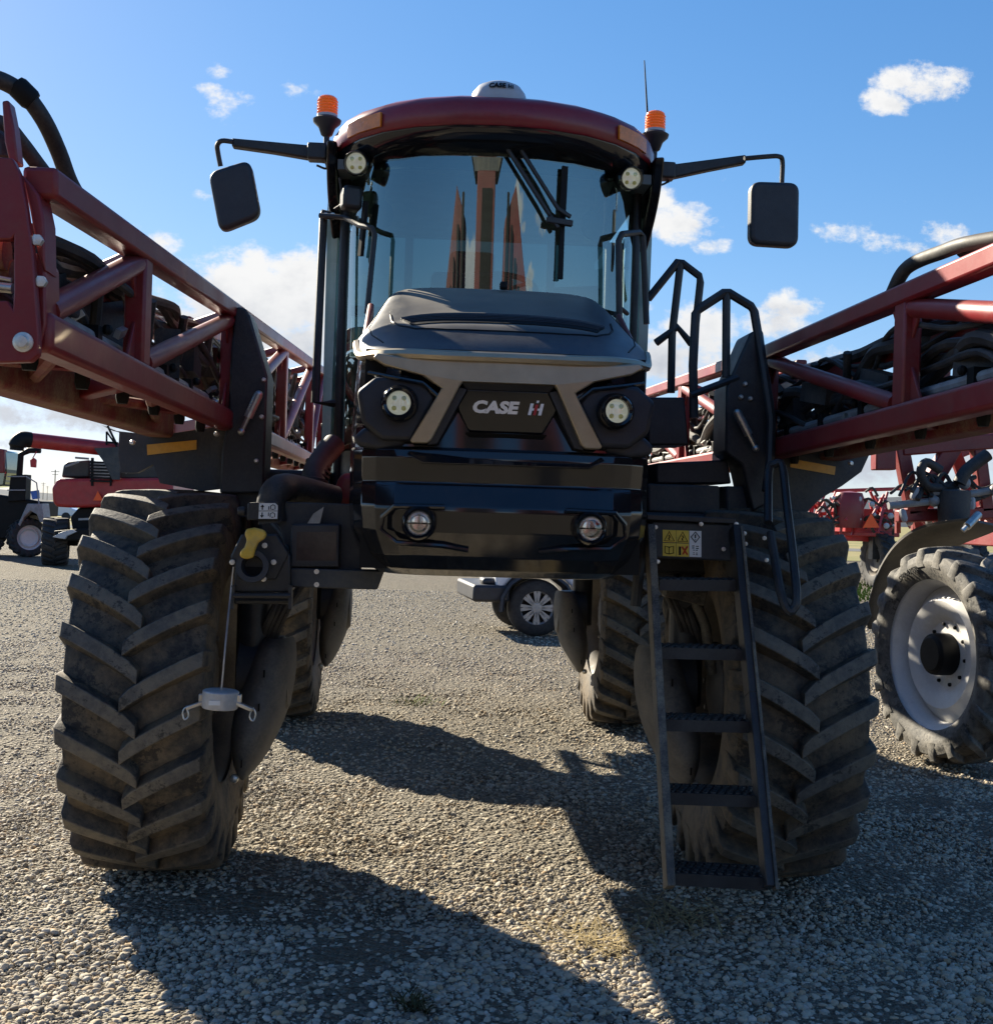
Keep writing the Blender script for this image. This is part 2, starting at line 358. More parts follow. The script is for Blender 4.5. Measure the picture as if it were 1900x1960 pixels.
def tag(o, label, cat, group=None):
    o['label'] = label; o['category'] = cat
    if group: o['group'] = group
    return o
def text_mb(txt, size, place, shear=0., extrude=.003, bold=0., name='t'):
    """lettering: place(x, y, z) maps text plane coordinates (centred) to the world"""
    cu = bpy.data.curves.new(name, 'FONT'); cu.body = txt; cu.size = size; cu.shear = shear; cu.extrude = extrude; cu.offset = bold
    cu.align_x = 'CENTER'; cu.align_y = 'CENTER'; cu.resolution_u = 3
    o = bpy.data.objects.new(name, cu); C.objects.link(o); bpy.context.view_layer.update()
    me = bpy.data.meshes.new_from_object(o.evaluated_get(bpy.context.evaluated_depsgraph_get()))
    mb = MB(); mb.add([place(v.co.x, v.co.y, v.co.z) for v in me.vertices], [tuple(p.vertices) for p in me.polygons])
    bpy.data.objects.remove(o); bpy.data.curves.remove(cu); bpy.data.meshes.remove(me)
    return mb
def build_each(mb, name, *a, **k):
    """one object for every separate piece collected in mb"""
    par = list(range(len(mb.v)))
    def fd(i):
        while par[i] != i: par[i] = par[par[i]]; i = par[i]
        return i
    for f in mb.f:
        for i in f[1:]: par[fd(i)] = fd(f[0])
    isl = {}
    for f in mb.f: isl.setdefault(fd(f[0]), []).append(f)
    for fs in isl.values():
        ids = sorted({i for f in fs for i in f}); mp = {i: j for j, i in enumerate(ids)}
        p = MB(); p.add([mb.v[i] for i in ids], [tuple(mp[i] for i in f) for f in fs]); p.build(name, *a, **k)
def copy_tree(o, parent=None):
    c = o.copy(); C.objects.link(c)
    if parent is not None: c.parent = parent
    for ch in list(o.children): copy_tree(ch, c)
    return c
def mir(pts): return [Vector((-p[0], p[1], p[2])) for p in pts]

# ------------------------------------------------------------------ ground
def ground_mat():
    m = bpy.data.materials.new('gravel_ground'); m.use_nodes = True; t = NT(m.node_tree); b = t.n['Principled BSDF']
    P = t.new('ShaderNodeTexCoord').outputs['Object']
    def vor(scale, feat='F1', out='Distance'):
        nd = t.new('ShaderNodeTexVoronoi', feature=feat); t.put(nd.inputs['Vector'], P); nd.inputs['Scale'].default_value = scale; return nd
    v1 = vor(24); v2 = vor(55)
    s3 = t.new('ShaderNodeSeparateColor'); t.l.new(v1.outputs['Color'], s3.inputs[0])
    stops = [(0, (.17, .15, .12)), (.25, (.34, .295, .22)), (.5, (.46, .40, .295)), (.75, (.54, .475, .36)), (1, (.66, .60, .48))]
    c1 = t.ramp(s3.outputs[0], stops)
    s4 = t.new('ShaderNodeSeparateColor'); t.l.new(v2.outputs['Color'], s4.inputs[0]); c2 = t.ramp(s4.outputs[1], stops)
    c = t.mix(.5, c1, c2)
    big = t.noise(P, .55, 5, .6); mid = t.noise(P, 2.2, 4, .6)
    sand = t.smooth(t.math('ADD', t.math('MULTIPLY', big, .7), t.math('MULTIPLY', mid, .3)), .45, .62)
    c = t.mix(t.math('MULTIPLY', sand, .55), c, (.45, .38, .27))
    edge = t.smooth(v1.outputs['Distance'], .016, .030)
    c = t.mix(t.math('MULTIPLY', edge, .55), c, (.13, .115, .09))
    t.put(b.inputs['Base Color'], c); b.inputs['Roughness'].default_value = .85; b.inputs['Specular IOR Level'].default_value = .25
    h = t.math('ADD', t.math('MULTIPLY', v1.outputs['Distance'], -1.), t.math('MULTIPLY', v2.outputs['Distance'], -.6))
    bp = t.new('ShaderNodeBump'); bp.inputs['Strength'].default_value = .9; bp.inputs['Distance'].default_value = .5
    t.put(bp.inputs['Height'], h); t.l.new(bp.outputs[0], b.inputs['Normal'])
    return m
GMAT = ground_mat()
def hgt(x, y):        # gentle wheel ruts and humps of the yard
    f = max(0, min(1, (12-abs(y+1))/6))
    return f*(.018*math.sin(x*1.9+.8*math.sin(y*.9))*math.sin(y*1.3+.6)+.010*math.sin(3.7*x+2.1*y)+.007*math.sin(5.3*y-2.9*x+1.))-.012*f
def sheet():
    def axis(stops):
        out = []
        for a, b_, st in stops:
            k = int(round((b_-a)/st)); out += [a+st*i for i in range(k)]
        return out+[stops[-1][1]]
    xs = axis([(-900, -60, 140), (-60, -12, 8), (-12, 12, .25), (12, 60, 8), (60, 900, 140)])
    ys = axis([(-900, -60, 140), (-60, -12, 8), (-12, 14, .25), (14, 60, 4.6), (60, 900, 140)])
    mb = MB(); mb.grid([[(x, y, hgt(x, y)) for x in xs] for y in ys])
    o = mb.build('ground', GMAT, ang=180); o['kind'] = 'structure'; return o
ground = sheet()

def stone_mat():
    m = bpy.data.materials.new('loose_gravel_stone'); m.use_nodes = True; t = NT(m.node_tree); b = t.n['Principled BSDF']
    r = t.new('ShaderNodeObjectInfo').outputs['Random']; P = t.new('ShaderNodeTexCoord').outputs['Object']
    c = t.ramp(r, [(0, (.08, .075, .07)), (.10, (.17, .15, .12)), (.26, (.34, .30, .235)), (.52, (.47, .41, .315)), (.68, (.36, .26, .155)), (.76, (.49, .44, .345)), (.92, (.36, .33, .28)), (1, (.56, .52, .44))])
    n = t.noise(P, 2.2, 5, .65)
    c = t.mix(t.math('MULTIPLY', t.smooth(n, .4, .75), .45), c, (.46, .385, .27))
    t.put(b.inputs['Base Color'], c); b.inputs['Roughness'].default_value = .8; b.inputs['Specular IOR Level'].default_value = .15
    return m
def gravel(name, x0, x1, y0, y1, density, s0, s1, seed, detail=2, trap=None, label=None, patch=.35, pscale=1.1):
    """loose stones scattered over one patch of the yard (one object of stuff)"""
    nx = max(2, int((x1-x0)/.5)); ny = max(2, int((y1-y0)/.5)); rows = []
    for j in range(ny+1):
        v = j/ny; y = y0+(y1-y0)*v
        a, c = (x0, x1) if trap is None else (trap[0]+(x0-trap[0])*v, trap[1]+(x1-trap[1])*v)
        rows.append([(a+(c-a)*i/nx, y, hgt(a+(c-a)*i/nx, y)) for i in range(nx+1)])
    mb = MB(); mb.grid(rows); o = mb.build(name, GMAT, ang=180); o['kind'] = 'stuff'
    g = bpy.data.node_groups.new(name+'_scatter', 'GeometryNodeTree')
    g.interface.new_socket('Geometry', in_out='INPUT', socket_type='NodeSocketGeometry'); g.interface.new_socket('Geometry', in_out='OUTPUT', socket_type='NodeSocketGeometry')
    N = g.nodes.new; L = g.links.new
    gi, go = N('NodeGroupInput'), N('NodeGroupOutput')
    dp = N('GeometryNodeDistributePointsOnFaces'); dp.inputs['Density'].default_value = density; dp.inputs['Seed'].default_value = seed
    pos = N('GeometryNodeInputPosition'); dn = N('ShaderNodeTexNoise'); dn.inputs['Scale'].default_value = pscale; dn.inputs['Detail'].default_value = 3; st = N('ShaderNodeVectorMath'); st.operation = 'MULTIPLY'; st.inputs[1].default_value = (1.5, .45, 1); L(pos.outputs[0], st.inputs[0]); L(st.outputs[0], dn.inputs['Vector'])
    dm = N('ShaderNodeMapRange'); L(dn.outputs['Fac'], dm.inputs['Value']); dm.inputs['From Min'].default_value = .36; dm.inputs['From Max'].default_value = .60; dm.inputs['To Min'].default_value = density*patch; dm.inputs['To Max'].default_value = density
    L(dm.outputs[0], dp.inputs['Density'])
    L(gi.outputs[0], dp.inputs['Mesh'])
    join = N('GeometryNodeJoinGeometry')
    for k in range(7):
        ico = N('GeometryNodeMeshIcoSphere'); ico.inputs['Radius'].default_value = 1; ico.inputs['Subdivisions'].default_value = detail
        nz = N('ShaderNodeTexNoise'); nz.noise_dimensions = '4D'; nz.inputs['Scale'].default_value = .75; nz.inputs['Detail'].default_value = 1.5; nz.inputs['W'].default_value = k*7.3+seed
        sub = N('ShaderNodeVectorMath'); sub.operation = 'SUBTRACT'; L(nz.outputs['Color'], sub.inputs[0]); sub.inputs[1].default_value = (.5, .5, .5)
        sc = N('ShaderNodeVectorMath'); sc.operation = 'SCALE'; L(sub.outputs[0], sc.inputs[0]); sc.inputs['Scale'].default_value = 1.7
        sp = N('GeometryNodeSetPosition'); L(ico.outputs['Mesh'], sp.inputs['Geometry']); L(sc.outputs[0], sp.inputs['Offset'])
        ss = N('GeometryNodeSetShadeSmooth'); L(sp.outputs[0], ss.inputs[0])
        tr = N('GeometryNodeTransform'); tr.inputs['Scale'].default_value = (1.0, .6+.06*k, .45+.05*((k*3) % 7)); L(ss.outputs[0], tr.inputs[0])
        sm = N('GeometryNodeSetMaterial'); sm.inputs['Material'].default_value = STONE; L(tr.outputs[0], sm.inputs[0])
        gti = N('GeometryNodeGeometryToInstance'); L(sm.outputs[0], gti.inputs[0]); L(gti.outputs[0], join.inputs[0])
    iop = N('GeometryNodeInstanceOnPoints'); L(dp.outputs['Points'], iop.inputs['Points']); L(join.outputs[0], iop.inputs['Instance']); iop.inputs['Pick Instance'].default_value = True
    ri = N('FunctionNodeRandomValue'); ri.data_type = 'INT'; ri.inputs[4].default_value = 0; ri.inputs[5].default_value = 6; ri.inputs['Seed'].default_value = seed+3
    L(ri.outputs[2], iop.inputs['Instance Index'])
    rr = N('FunctionNodeRandomValue'); rr.data_type = 'FLOAT_VECTOR'; rr.inputs[0].default_value = (-.45, -.45, 0); rr.inputs[1].default_value = (.45, .45, 6.283); L(rr.outputs[0], iop.inputs['Rotation'])
    rs = N('FunctionNodeRandomValue'); rs.data_type = 'FLOAT'; rs.inputs[2].default_value = 0; rs.inputs[3].default_value = 1; rs.inputs['Seed'].default_value = seed+9
    pw = N('ShaderNodeMath'); pw.operation = 'POWER'; L(rs.outputs[1], pw.inputs[0]); pw.inputs[1].default_value = 2.6
    mr = N('ShaderNodeMapRange'); L(pw.outputs[0], mr.inputs['Value']); mr.inputs['To Min'].default_value = s0; mr.inputs['To Max'].default_value = s1
    L(mr.outputs[0], iop.inputs['Scale'])
    jo = N('GeometryNodeJoinGeometry'); L(iop.outputs[0], jo.inputs[0])
    L(jo.outputs[0], go.inputs[0])
    md = o.modifiers.new('scatter', 'NODES'); md.node_group = g
    o['label'] = label; o['category'] = 'gravel'
    return o
STONE = stone_mat()
gravel('gravel', -2.5, 2.9, -3.2, -.9, 3300, .0075, .022, 1, 2, trap=(-1.7, 2.0), label='coarse loose pebbles in the near foreground', patch=.25, pscale=.9)
gravel('gravel', -2.5, 2.9, -3.2, -.9, 7500, .0035, .008, 2, 1, trap=(-1.7, 2.0), label='fine grit between the near pebbles', patch=.5)
gravel('gravel', -3.6, 4.4, -.9, 2.2, 1900, .0075, .020, 5, 2, trap=(-2.5, 2.9), label='loose pebbles around the front tyres', patch=.22, pscale=.9)
gravel('gravel', -3.6, 4.4, -.9, 2.2, 2600, .004, .009, 6, 1, trap=(-2.5, 2.9), label='fine grit around the front tyres', patch=.5)
gravel('gravel', -6.5, 8.5, 2.2, 9.0, 800, .009, .022, 11, 1, trap=(-4.0, 4.8), label='loose gravel between and behind the rear tyres')
gravel('gravel', -12, 15, 9.0, 20.0, 220, .012, .028, 17, 1, trap=(-6.5, 8.5), label='far gravel spread across the yard')

# ------------------------------------------------------------------ wheels
def tyre_mb(R, W, rr, nl, lh, lw, dphi, rim_w, cham=.10):
    """agricultural tyre round the X axis: carcass + chevron lugs (V pointing down on the -Y face)"""
    mb = MB(); hw = W/2; rb = R-lh
    prof = [(rr, -rim_w/2), (rr+.02, -rim_w/2-.012), (rr+(rb-rr)*.35, -hw*.98), (rr+(rb-rr)*.62, -hw*1.03), (rb-cham*.9, -hw*1.0), (rb-cham*.3, -hw*.95), (rb-.014, -hw*.82), (rb-.002, -hw*.4),
            (rb, 0), (rb-.002, hw*.4), (rb-.014, hw*.82), (rb-cham*.3, hw*.95), (rb-cham*.9, hw*1.0), (rr+(rb-rr)*.62, hw*1.03), (rr+(rb-rr)*.35, hw*.98), (rr+.02, rim_w/2+.012), (rr, rim_w/2)]
    n = 72; rows = [[(h, -r*math.cos(2*math.pi*k/n), r*math.sin(2*math.pi*k/n)) for k in range(n)] for r, h in prof]
    mb.grid(rows, True)
    # lug centre line stations: (x, radial top, radial bottom, angle shift)
    st = []
    for s_ in (0, .12, .3, .5, .7, .86, .97, 1.0, 1.0):
        st.append(s_)
    for side in (-1, 1):
        for i in range(nl):
            p0 = 2*math.pi*(i+(.5 if side > 0 else 0))/nl + rnd.uniform(-.004, .004)
            sec = []
            for k, s_ in enumerate(st):
                x = (-.035+s_*(hw*1.0+.035))
                ph = p0+dphi*(s_**.82)
                rt = R-.016*s_*s_-(.0 if k < 6 else (.004, .035, cham*1.15)[k-6]); rbm = rb-.02-(0 if k < 5 else (.02, .05, .09, cham*1.3)[k-5])
                if k == 8: x = hw*1.035
                if k == 7: x = hw*1.02
                wt = lw*(.5 if k else .42)*(1 if k < 7 else .9); wb = lw*(.82 if k else .7)
                a, bb = wt/R/1., wb/R/1.
                sec.append([(side*x, -rbm*math.cos(ph-bb), rbm*math.sin(ph-bb)), (side*x, -rt*math.cos(ph-a), rt*math.sin(ph-a)),
                            (side*x, -rt*math.cos(ph+a), rt*math.sin(ph+a)), (side*x, -rbm*math.cos(ph+bb), rbm*math.sin(ph+bb))])
            o = len(mb.v); mb.grid(sec); m = len(sec)
            mb.f += [(o, o+1, o+2, o+3), tuple(o+(m-1)*4+q for q in (3, 2, 1, 0))]
    return mb
def rim_mb(rr, rw, dish, hub_r, outward):
    mb = MB(); s = outward
    prof = [(rr+.03, -rw/2), (rr+.035, -rw/2-.006), (rr, -rw/2+.02), (rr-.045, -rw/2+.09), (rr-.05, rw/2-.12), (rr-.012, rw/2-.03), (rr+.03, rw/2), (rr+.04, rw/2-.004), (rr+.03, rw/2-.02)]
    mb.lathe([(r, s*h) for r, h in prof], axis=(1, 0, 0), n=56, arc=1)
    d = rw/2-dish
    mb.lathe([(rr-.048, s*(d-.05)), (rr-.10, s*(d-.01)), (rr*.72, s*(d+.045)), (hub_r+.10, s*(d+.02)), (hub_r+.05, s*(d-.03)), (hub_r, s*(d-.035)), (0, s*(d-.035))], axis=(1, 0, 0), n=56, arc=1)
    return mb
def hub_mb(r, h0, h1, s, nb, br):
    mb = MB(); mb.lathe([(r*.0, s*h0), (r, s*h0), (r, s*(h1-.05)), (r*.96, s*(h1-.02)), (r*.84, s*(h1-.015)), (r*.8, s*h1), (0, s*h1)], axis=(1, 0, 0), n=32, arc=1)
    for k in range(nb):
        a = 2*math.pi*k/nb; mb.lathe([(.016, 0), (.016, .035), (.0, .036)], (s*h0, br*math.cos(a), br*math.sin(a)), (s, 0, 0), 6)
    return mb

# ------------------------------------------------------------------ the big sprayer
SP = thing('self_propelled_sprayer', 'big red and black self propelled sprayer facing the viewer with ladder and folded red booms', 'sprayer', (0, 0, 0))
def wheel_at(x, y, out, R=.91):
    if not wheel_at.first:
        w = hub_mb(.17, -.20, .10, 1, 10, .22).build('wheel', 'darkrim', SP, bevel=.004)
        tyre_mb(R, .61, .50, 25, .066, .070, R_(13), .54).build('tyre', 'tyre', w, bevel=.005, ang=40); wear([c for c in w.children if c.name.startswith('tyre')][0], R-.022, 'lug')
        rim_mb(.50, .54, .16, .2, 1).build('rim', 'darkrim', w)
        wheel_at.first = w
    else:
        w = copy_tree(wheel_at.first, SP)
    w.location = (x, y, R-.012); w.rotation_euler = (y*1.7+x*.4, 0, 0)
    w.scale = (out, 1, 1)
    return w
wheel_at.first = None
w0 = wheel_at(-1.515, 0, -1); w1 = wheel_at(1.36, 0, 1); w2 = wheel_at(-1.45, 4.2, -1); w3 = wheel_at(1.44, 4.2, 1)
for w in (w0, w1, w2, w3): w.rotation_euler = (rnd.uniform(0, .25), 0, 0)

# --- chassis, axles, legs
mb = MB()
for s in (-1, 1):
    mb.box((s*.42, 2.45, 1.63), (.14, 5.7, .24))
for y in (0, 4.2):
    mb.box((0, y, 1.62), (2.2, .26, .30))
    for s in (-1, 1):
        xl = (1.13 if s < 0 else 1.02) if y == 0 else 1.08; mb.tube([(s*xl, y+.04, 1.62), (s*xl, y+.04, .80)], .085, 14); mb.bar((s*.75, y-.0, 1.62), (s*xl, y-.02, 1.30), .08, .10)
for y in (.8, 2., 3.2): mb.box((0, y, 1.64), (.84, .14, .2))
mb.build('chassis', 'black', SP, bevel=.015)
mb = MB(); mb.grid([[(-.55*math.cos(a)-0, y, 1.9+.0+.62*math.sin(a)) if False else (.95*math.cos(a), y, 2.15+.62*math.sin(a)) for a in [2*math.pi*k/24 for k in range(24)]] for y in (2.0, 2.05, 3.9, 3.95)], True)
mb.box((0, 2.95, 1.78), (2.05, 2.0, .85)); mb.build('product_tank', 'tank', SP, bevel=.08, seg=3, ang=60)
mb = MB(); mb.box((0, 5.0, 2.25), (1.3, 2.0, 1.0)); mb.build('engine_cover', 'red', SP, bevel=.12, seg=4)
mb = MB(); mb.box((0, .9, 1.72), (1.5, 1.6, .34)); mb.box((.9, .5, 1.62), (.6, 1.3, .06)); mb.box((-.78, .45, 1.62), (.5, .9, .06)); mb.box((-1.02, 1.15, 1.74), (.36, 1.7, .38)); mb.build('cab_floor_shade_box', 'black', SP, bevel=.02)  # last box, left of the cab, added to make the ground shadow solid

# --- front fascia and bumper: horizontal sections lofted upward
PLAN = [(0, 0), (.25, .004), (.5, .018), (.68, .05), (.8, .11), (.89, .20), (.95, .33), (.985, .52), (1.0, .75), (1.0, 1.0)]
def section(z, yf, w, yb=-.42):
    half = [(w*u, yf+(yb-yf)*v, z) for u, v in PLAN]
    return mir(half[1:][::-1])+[Vector(p) for p in half]
def cap_poly(mb, i, n): mb.f.append(tuple(range(i, i+n)))
rows = [section(*r) for r in [(1.472, -.80, .46), (1.475, -.98, .52), (1.505, -1.07, .565), (1.56, -1.12, .60), (1.66, -1.155, .640), (1.745, -1.165, .648), (1.762, -1.162, .650), (1.842, -1.125, .650), (1.856, -1.112, .650), (1.90, -1.120, .652), (1.955, -1.131, .652), (1.988, -1.123, .652), (2.0, -1.085, .650)]]
mb = MB(); mb.grid([section(*r) for r in [(1.995, -1.078, .650), (2.15, -1.06, .648), (2.30, -1.035, .64), (2.40, -1.03, .632)]]); mb.build('fascia', 'gloss', SP, ang=12)
mb = MB(); mb.grid(rows)
bumper = mb.build('bumper', 'gloss', SP, bevel=.004, ang=12)
def fz(z):   # front face Y of the fascia at the height z
    pr = [(1.472, -.98), (1.56, -1.12), (1.66, -1.155), (1.762, -1.163), (1.85, -1.12), (1.955, -1.131), (1.985, -1.06), (2.36, -1.03)]
    for (a, ya), (b, yb) in zip(pr, pr[1:]):
        if z <= b: return ya+(yb-ya)*max(0, (z-a)/(b-a))
    return -1.03
# seams, chamfer shelf in the middle
mb = MB(); P2 = [(-.335, 1.93), (-.40, 1.965), (-.37, 2.015), (.37, 2.015), (.40, 1.965), (.335, 1.93)]
mb.add([(x, -1.137, z) if z < 2. else (x, -1.03, z) for x, z in P2]+[(x, -.98, z) for x, z in P2], [(0, 1, 2, 3, 4, 5), (6, 7, 8, 9, 10, 11)]+[(i, (i+1) % 6, (i+1) % 6+6, i+6) for i in range(6)])
mb.build('grille_shelf', 'gloss', bumper, bevel=.006)

# fog lamps in hexagonal recess trim
def lamp(name, c, r, parent, depth=.05, fog=False, bezel=.035, ax=(0, -1, .0)):
    c = Vector(c); A = Vector(ax).normalized()
    b = MB(); b.ring([(r+bezel, -.005), (r+bezel*.85, depth*.7), (r+bezel*.4, depth), (r, depth*.8), (r*.98, -.005)], c, A, 36)
    o = b.build(name, 'gloss', parent)
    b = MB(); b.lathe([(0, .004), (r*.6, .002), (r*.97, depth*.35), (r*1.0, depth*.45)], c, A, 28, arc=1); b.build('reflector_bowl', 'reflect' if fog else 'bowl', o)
    b = MB(); b.lathe([(r*.99, depth*.55), (r*.7, depth*.68), (0, depth*.74)], c, A, 28, arc=1); b.build('lens', 'lens', o)
    if fog:
        b = MB(); b.box(c+A*(depth*.45), (r*1.8, .012, .006)); b.build('divider', 'ink', o)
    else:
        a1 = A.cross(Vector((0, 0, 1))).normalized(); b1 = a1.cross(A)
        b = MB()
        for i in (-1, 1):
            for j in (-1, 1): b.lathe([(r*.20, depth*.42), (r*.2, depth*.5), (0, depth*.52)], c+a1*(i*r*.4)+b1*(j*r*.42), A, 14)
        build_each(b, 'led_chip', 'chip', o)
    return o
for s in (-1, 1):
    lamp('fog_light', (s*.342, fz(1.695)+.005, 1.692), .050, SP, .045, fog=True, bezel=.02)
    x0 = s*.342
    hexp = [(x0-s*.17, 1.735), (x0-s*.10, 1.76), (x0+s*.10, 1.757), (x0+s*.145, 1.715), (x0+s*.15, 1.66), (x0+s*.085, 1.612), (x0-s*.10, 1.605), (x0-s*.20, 1.59)]
    b = MB(); pts = [(x, fz(z)-.004 if abs(x) < .45 else fz(z)+.03, z) for x, z in hexp[1:]]
    b.tube(pts, .011, 8); b.build('fog_light_trim', 'gloss', SP)
    # headlight pod
    hx = s*.433
    pod = [(hx+s*.175, 2.215), (hx+s*.10, 2.275), (hx-s*.02, 2.285), (hx-s*.115, 2.245), (hx-s*.15, 2.20), (hx-s*.055, 2.02), (hx+s*.07, 2.02), (hx+s*.15, 2.085)]
    b = MB(); b.prism([(x, -1.05-.06*max(0, 1-abs(abs(x)-.4)*2.2), z) for x, z in pod], (0, .12, 0)); pd = b.build('headlight_pod', 'plastic', SP, bevel=.02, seg=3)
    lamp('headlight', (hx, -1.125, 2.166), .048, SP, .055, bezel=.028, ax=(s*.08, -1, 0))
    brow = [(hx+s*.13, 2.295), (hx+s*.03, 2.272), (hx-s*.09, 2.255), (hx-s*.15, 2.205)]
    b = MB(); b.tube([(x, -1.11+(.08 if abs(x) > .5 else 0), z) for x, z in brow], .010, 8); b.build('headlight_brow', 'gloss', pd)
    flare = [(hx+s*.14, 2.075), (hx+s*.185, 2.03), (hx+s*.165, 1.995), (hx+s*.08, 1.985), (hx-s*.03, 2.0), (hx-s*.02, 2.05), (hx+s*.06, 2.075)]
    b = MB(); b.prism([(x, -1.06+.10*max(0, abs(x)-.5), z) for x, z in flare], (0, .10, 0)); b.build('headlight_chin', 'plastic', pd, bevel=.02, seg=3)
# silver trim with two slanted legs
half = [(.0, 2.345), (.43, 2.352), (.53, 2.365), (.545, 2.345), (.50, 2.318), (.35, 2.283), (.268, 2.232), (.388, 2.022), (.378, 2.012), (.318, 2.012), (.30, 2.028), (.198, 2.240), (.183, 2.262), (.0, 2.262)]
def trimy(x, z): return -1.155+.10*max(0, abs(x)-.3)**1.3*2-.0*(2.34-z)+.10*max(0, 2.26-z)
b = MB()
hp = [Vector((x, trimy(x, z), z)) for x, z in half]
leg = [5, 6, 7, 8, 9, 10, 11, 12]
for sgn in (1, -1):
    H = [Vector((sgn*p.x, p.y, p.z)) for p in hp]
    b.prism([H[i] for i in (0, 1, 2, 3, 4, 5, 12, 13)], (0, .05, 0)); b.prism([H[i] for i in (5, 6, 7, 8, 9, 10, 11, 12)], (0, .05, 0))
grille = b.build('grille_surround', 'silver', SP, bevel=.006)
b = MB(); inner = [(.175, 2.252), (.19, 2.235), (.30, 2.0), (.345, 2.0), (.205, 2.265)]
for sgn in (1, -1): b.prism([(sgn*x, -1.12+.1*max(0, 2.26-z), z) for x, z in [(.196, 2.243), (.318, 2.006), (.278, 2.012), (.165, 2.235)]], (0, .05, 0))
b.prism([(-.19, -1.125, 2.262), (.19, -1.125, 2.262), (.17, -1.10, 2.235), (-.17, -1.10, 2.235)], (0, .04, 0))
b.build('grille_bevel', 'plastic', grille, bevel=.004)
b = MB(); hexb = [(-.165, 2.240), (.165, 2.240), (.205, 2.165), (.150, 2.066), (-.150, 2.066), (-.205, 2.165)]
b.prism([(x, -1.098-(2.166-z)*-.0+.16*max(-.05, 2.20-z), z) for x, z in hexb], (0, .05, 0)); plate = b.build('badge_plate', 'gloss', SP, bevel=.008, seg=3)
b = MB(); b.prism([(-.165, -1.088, 2.064), (.165, -1.088, 2.064), (.15, -1.07, 2.045), (-.15, -1.07, 2.045)], (0, .05, 0)); b.build('badge_lip', 'ink', plate)
text_mb('CASE', .064, lambda x, y, z: (x*1.22-.052, -1.095-z-.16*y, y+2.166), .16, .003, .0034).build('lettering', 'letters', plate)
def ih_logo(o, w, h, mirror=1):     # two slanted I bars with a cross bar and a red dotted bar between them
    b = MB(); sh = .22
    def q(x0, x1, z0, z1): return [o+Vector(((x0+z0*sh), 0, z0)), o+Vector(((x1+z0*sh), 0, z0)), o+Vector(((x1+z1*sh), 0, z1)), o+Vector(((x0+z1*sh), 0, z1))]
    b.prism(q(0, w*.22, 0, h), (0, .006, 0)); b.prism(q(w*.72, w*.94, 0, h), (0, .006, 0)); b.prism(q(w*.58, w*.72, h*.40, h*.58), (0, .006, 0)); b.prism(q(w*.22, w*.34, h*.40, h*.58), (0, .006, 0))
    r = MB(); r.prism(q(w*.36, w*.56, 0, h*.92), (0, .006, 0))
    d = MB(); d.prism(q(w*.39, w*.55, h*1.06, h*1.26), (0, .006, 0)); d.build('logo_dot', 'letters', plate)
    return b, r
b, r = ih_logo(Vector((.083, -1.102, 2.142)), .058, .047)
b.build('logo', 'letters', plate); r.build('logo_accent', 'smvred', plate)

# --- hood lid
def lidrow(pts): return mir(pts[1:][::-1])+[Vector(p) for p in pts]
rows = [lidrow(r) for r in [
    [(0, -.10, 2.828), (.27, -.10, 2.828), (.465, -.10, 2.815), (.53, -.10, 2.765), (.545, -.10, 2.68)],
    [(0, -.30, 2.762), (.28, -.30, 2.76), (.475, -.29, 2.745), (.56, -.28, 2.69), (.585, -.28, 2.60)],
    [(0, -.66, 2.615), (.29, -.66, 2.61), (.455, -.64, 2.59), (.595, -.60, 2.545), (.63, -.56, 2.50)],
    [(0, -.72, 2.592), (.29, -.72, 2.587), (.465, -.70, 2.565), (.60, -.66, 2.525), (.637, -.63, 2.48)],
    [(0, -.84, 2.548), (.29, -.84, 2.543), (.463, -.815, 2.522), (.597, -.755, 2.492), (.637, -.70, 2.455)],
    [(0, -.90, 2.522), (.29, -.90, 2.517), (.46, -.87, 2.50), (.59, -.80, 2.476), (.636, -.74, 2.442)],
    [(0, -1.05, 2.448), (.27, -1.05, 2.445), (.43, -1.02, 2.437), (.545, -.93, 2.425), (.615, -.82, 2.42)],
    [(0, -1.135, 2.39), (.26, -1.132, 2.39), (.41, -1.112, 2.39), (.525, -1.02, 2.395), (.607, -.87, 2.40)]]]
mb = MB(); mb.grid(rows); hood = mb.build('hood', 'lid', SP, subsurf=2, ang=180)
md = hood.modifiers.new('thick', 'SOLIDIFY'); md.thickness = .02; md.offset = -1
# vent slot and seam line
def lid_pt(x, y):
    """height of the lid above a plan position"""
    R0 = [(-.10, 2.825), (-.30, 2.765), (-.66, 2.615), (-.72, 2.592), (-.90, 2.528), (-1.05, 2.448), (-1.135, 2.39)]
    z = 2.39
    for (ya, za), (yb, zb) in zip(R0, R0[1:]):
        if yb <= y <= ya: z = za+(zb-za)*(y-ya)/(yb-ya)
    return z-.050*(abs(x)/.5)**3
from mathutils.bvhtree import BVHTree
bpy.context.view_layer.update()
_lid = BVHTree.FromObject(hood, bpy.context.evaluated_depsgraph_get())
def lz(x, y):
    h = _lid.ray_cast(Vector((x, y, 4)), Vector((0, 0, -1)))
    return h[0].z if h[0] is not None else lid_pt(x, y)
b = MB(); rows = []
for j in range(5):
    y = -.70-.135*j/4; hw_ = .445-.05*j/4
    rows.append([(hw_*(2*i/24-1), y, lz(hw_*(2*i/24-1), y)+.004+(.004 if j < 4 else 0)) for i in range(25)])
b.grid(rows); hv = b.build('hood_vent', 'ink', hood); md = hv.modifiers.new('thick', 'SOLIDIFY'); md.thickness = .008
for k in range(9):
    pass
b = MB()
for k in range(3):
    y = -.735-.03*k; b.tube([(x*(.43-.012*k)/10, y, lz(x*(.43-.012*k)/10, y)+.009) for x in range(-10, 11)], .004, 6)
b.build('hood_vent_slats', 'plastic', hv)
b = MB(); b.tube([(x*.0445, -.692, lz(x*.0445, -.692)+.004) for x in range(-10, 11)], .011, 8); b.build('hood_vent_lip', 'lid', hood)
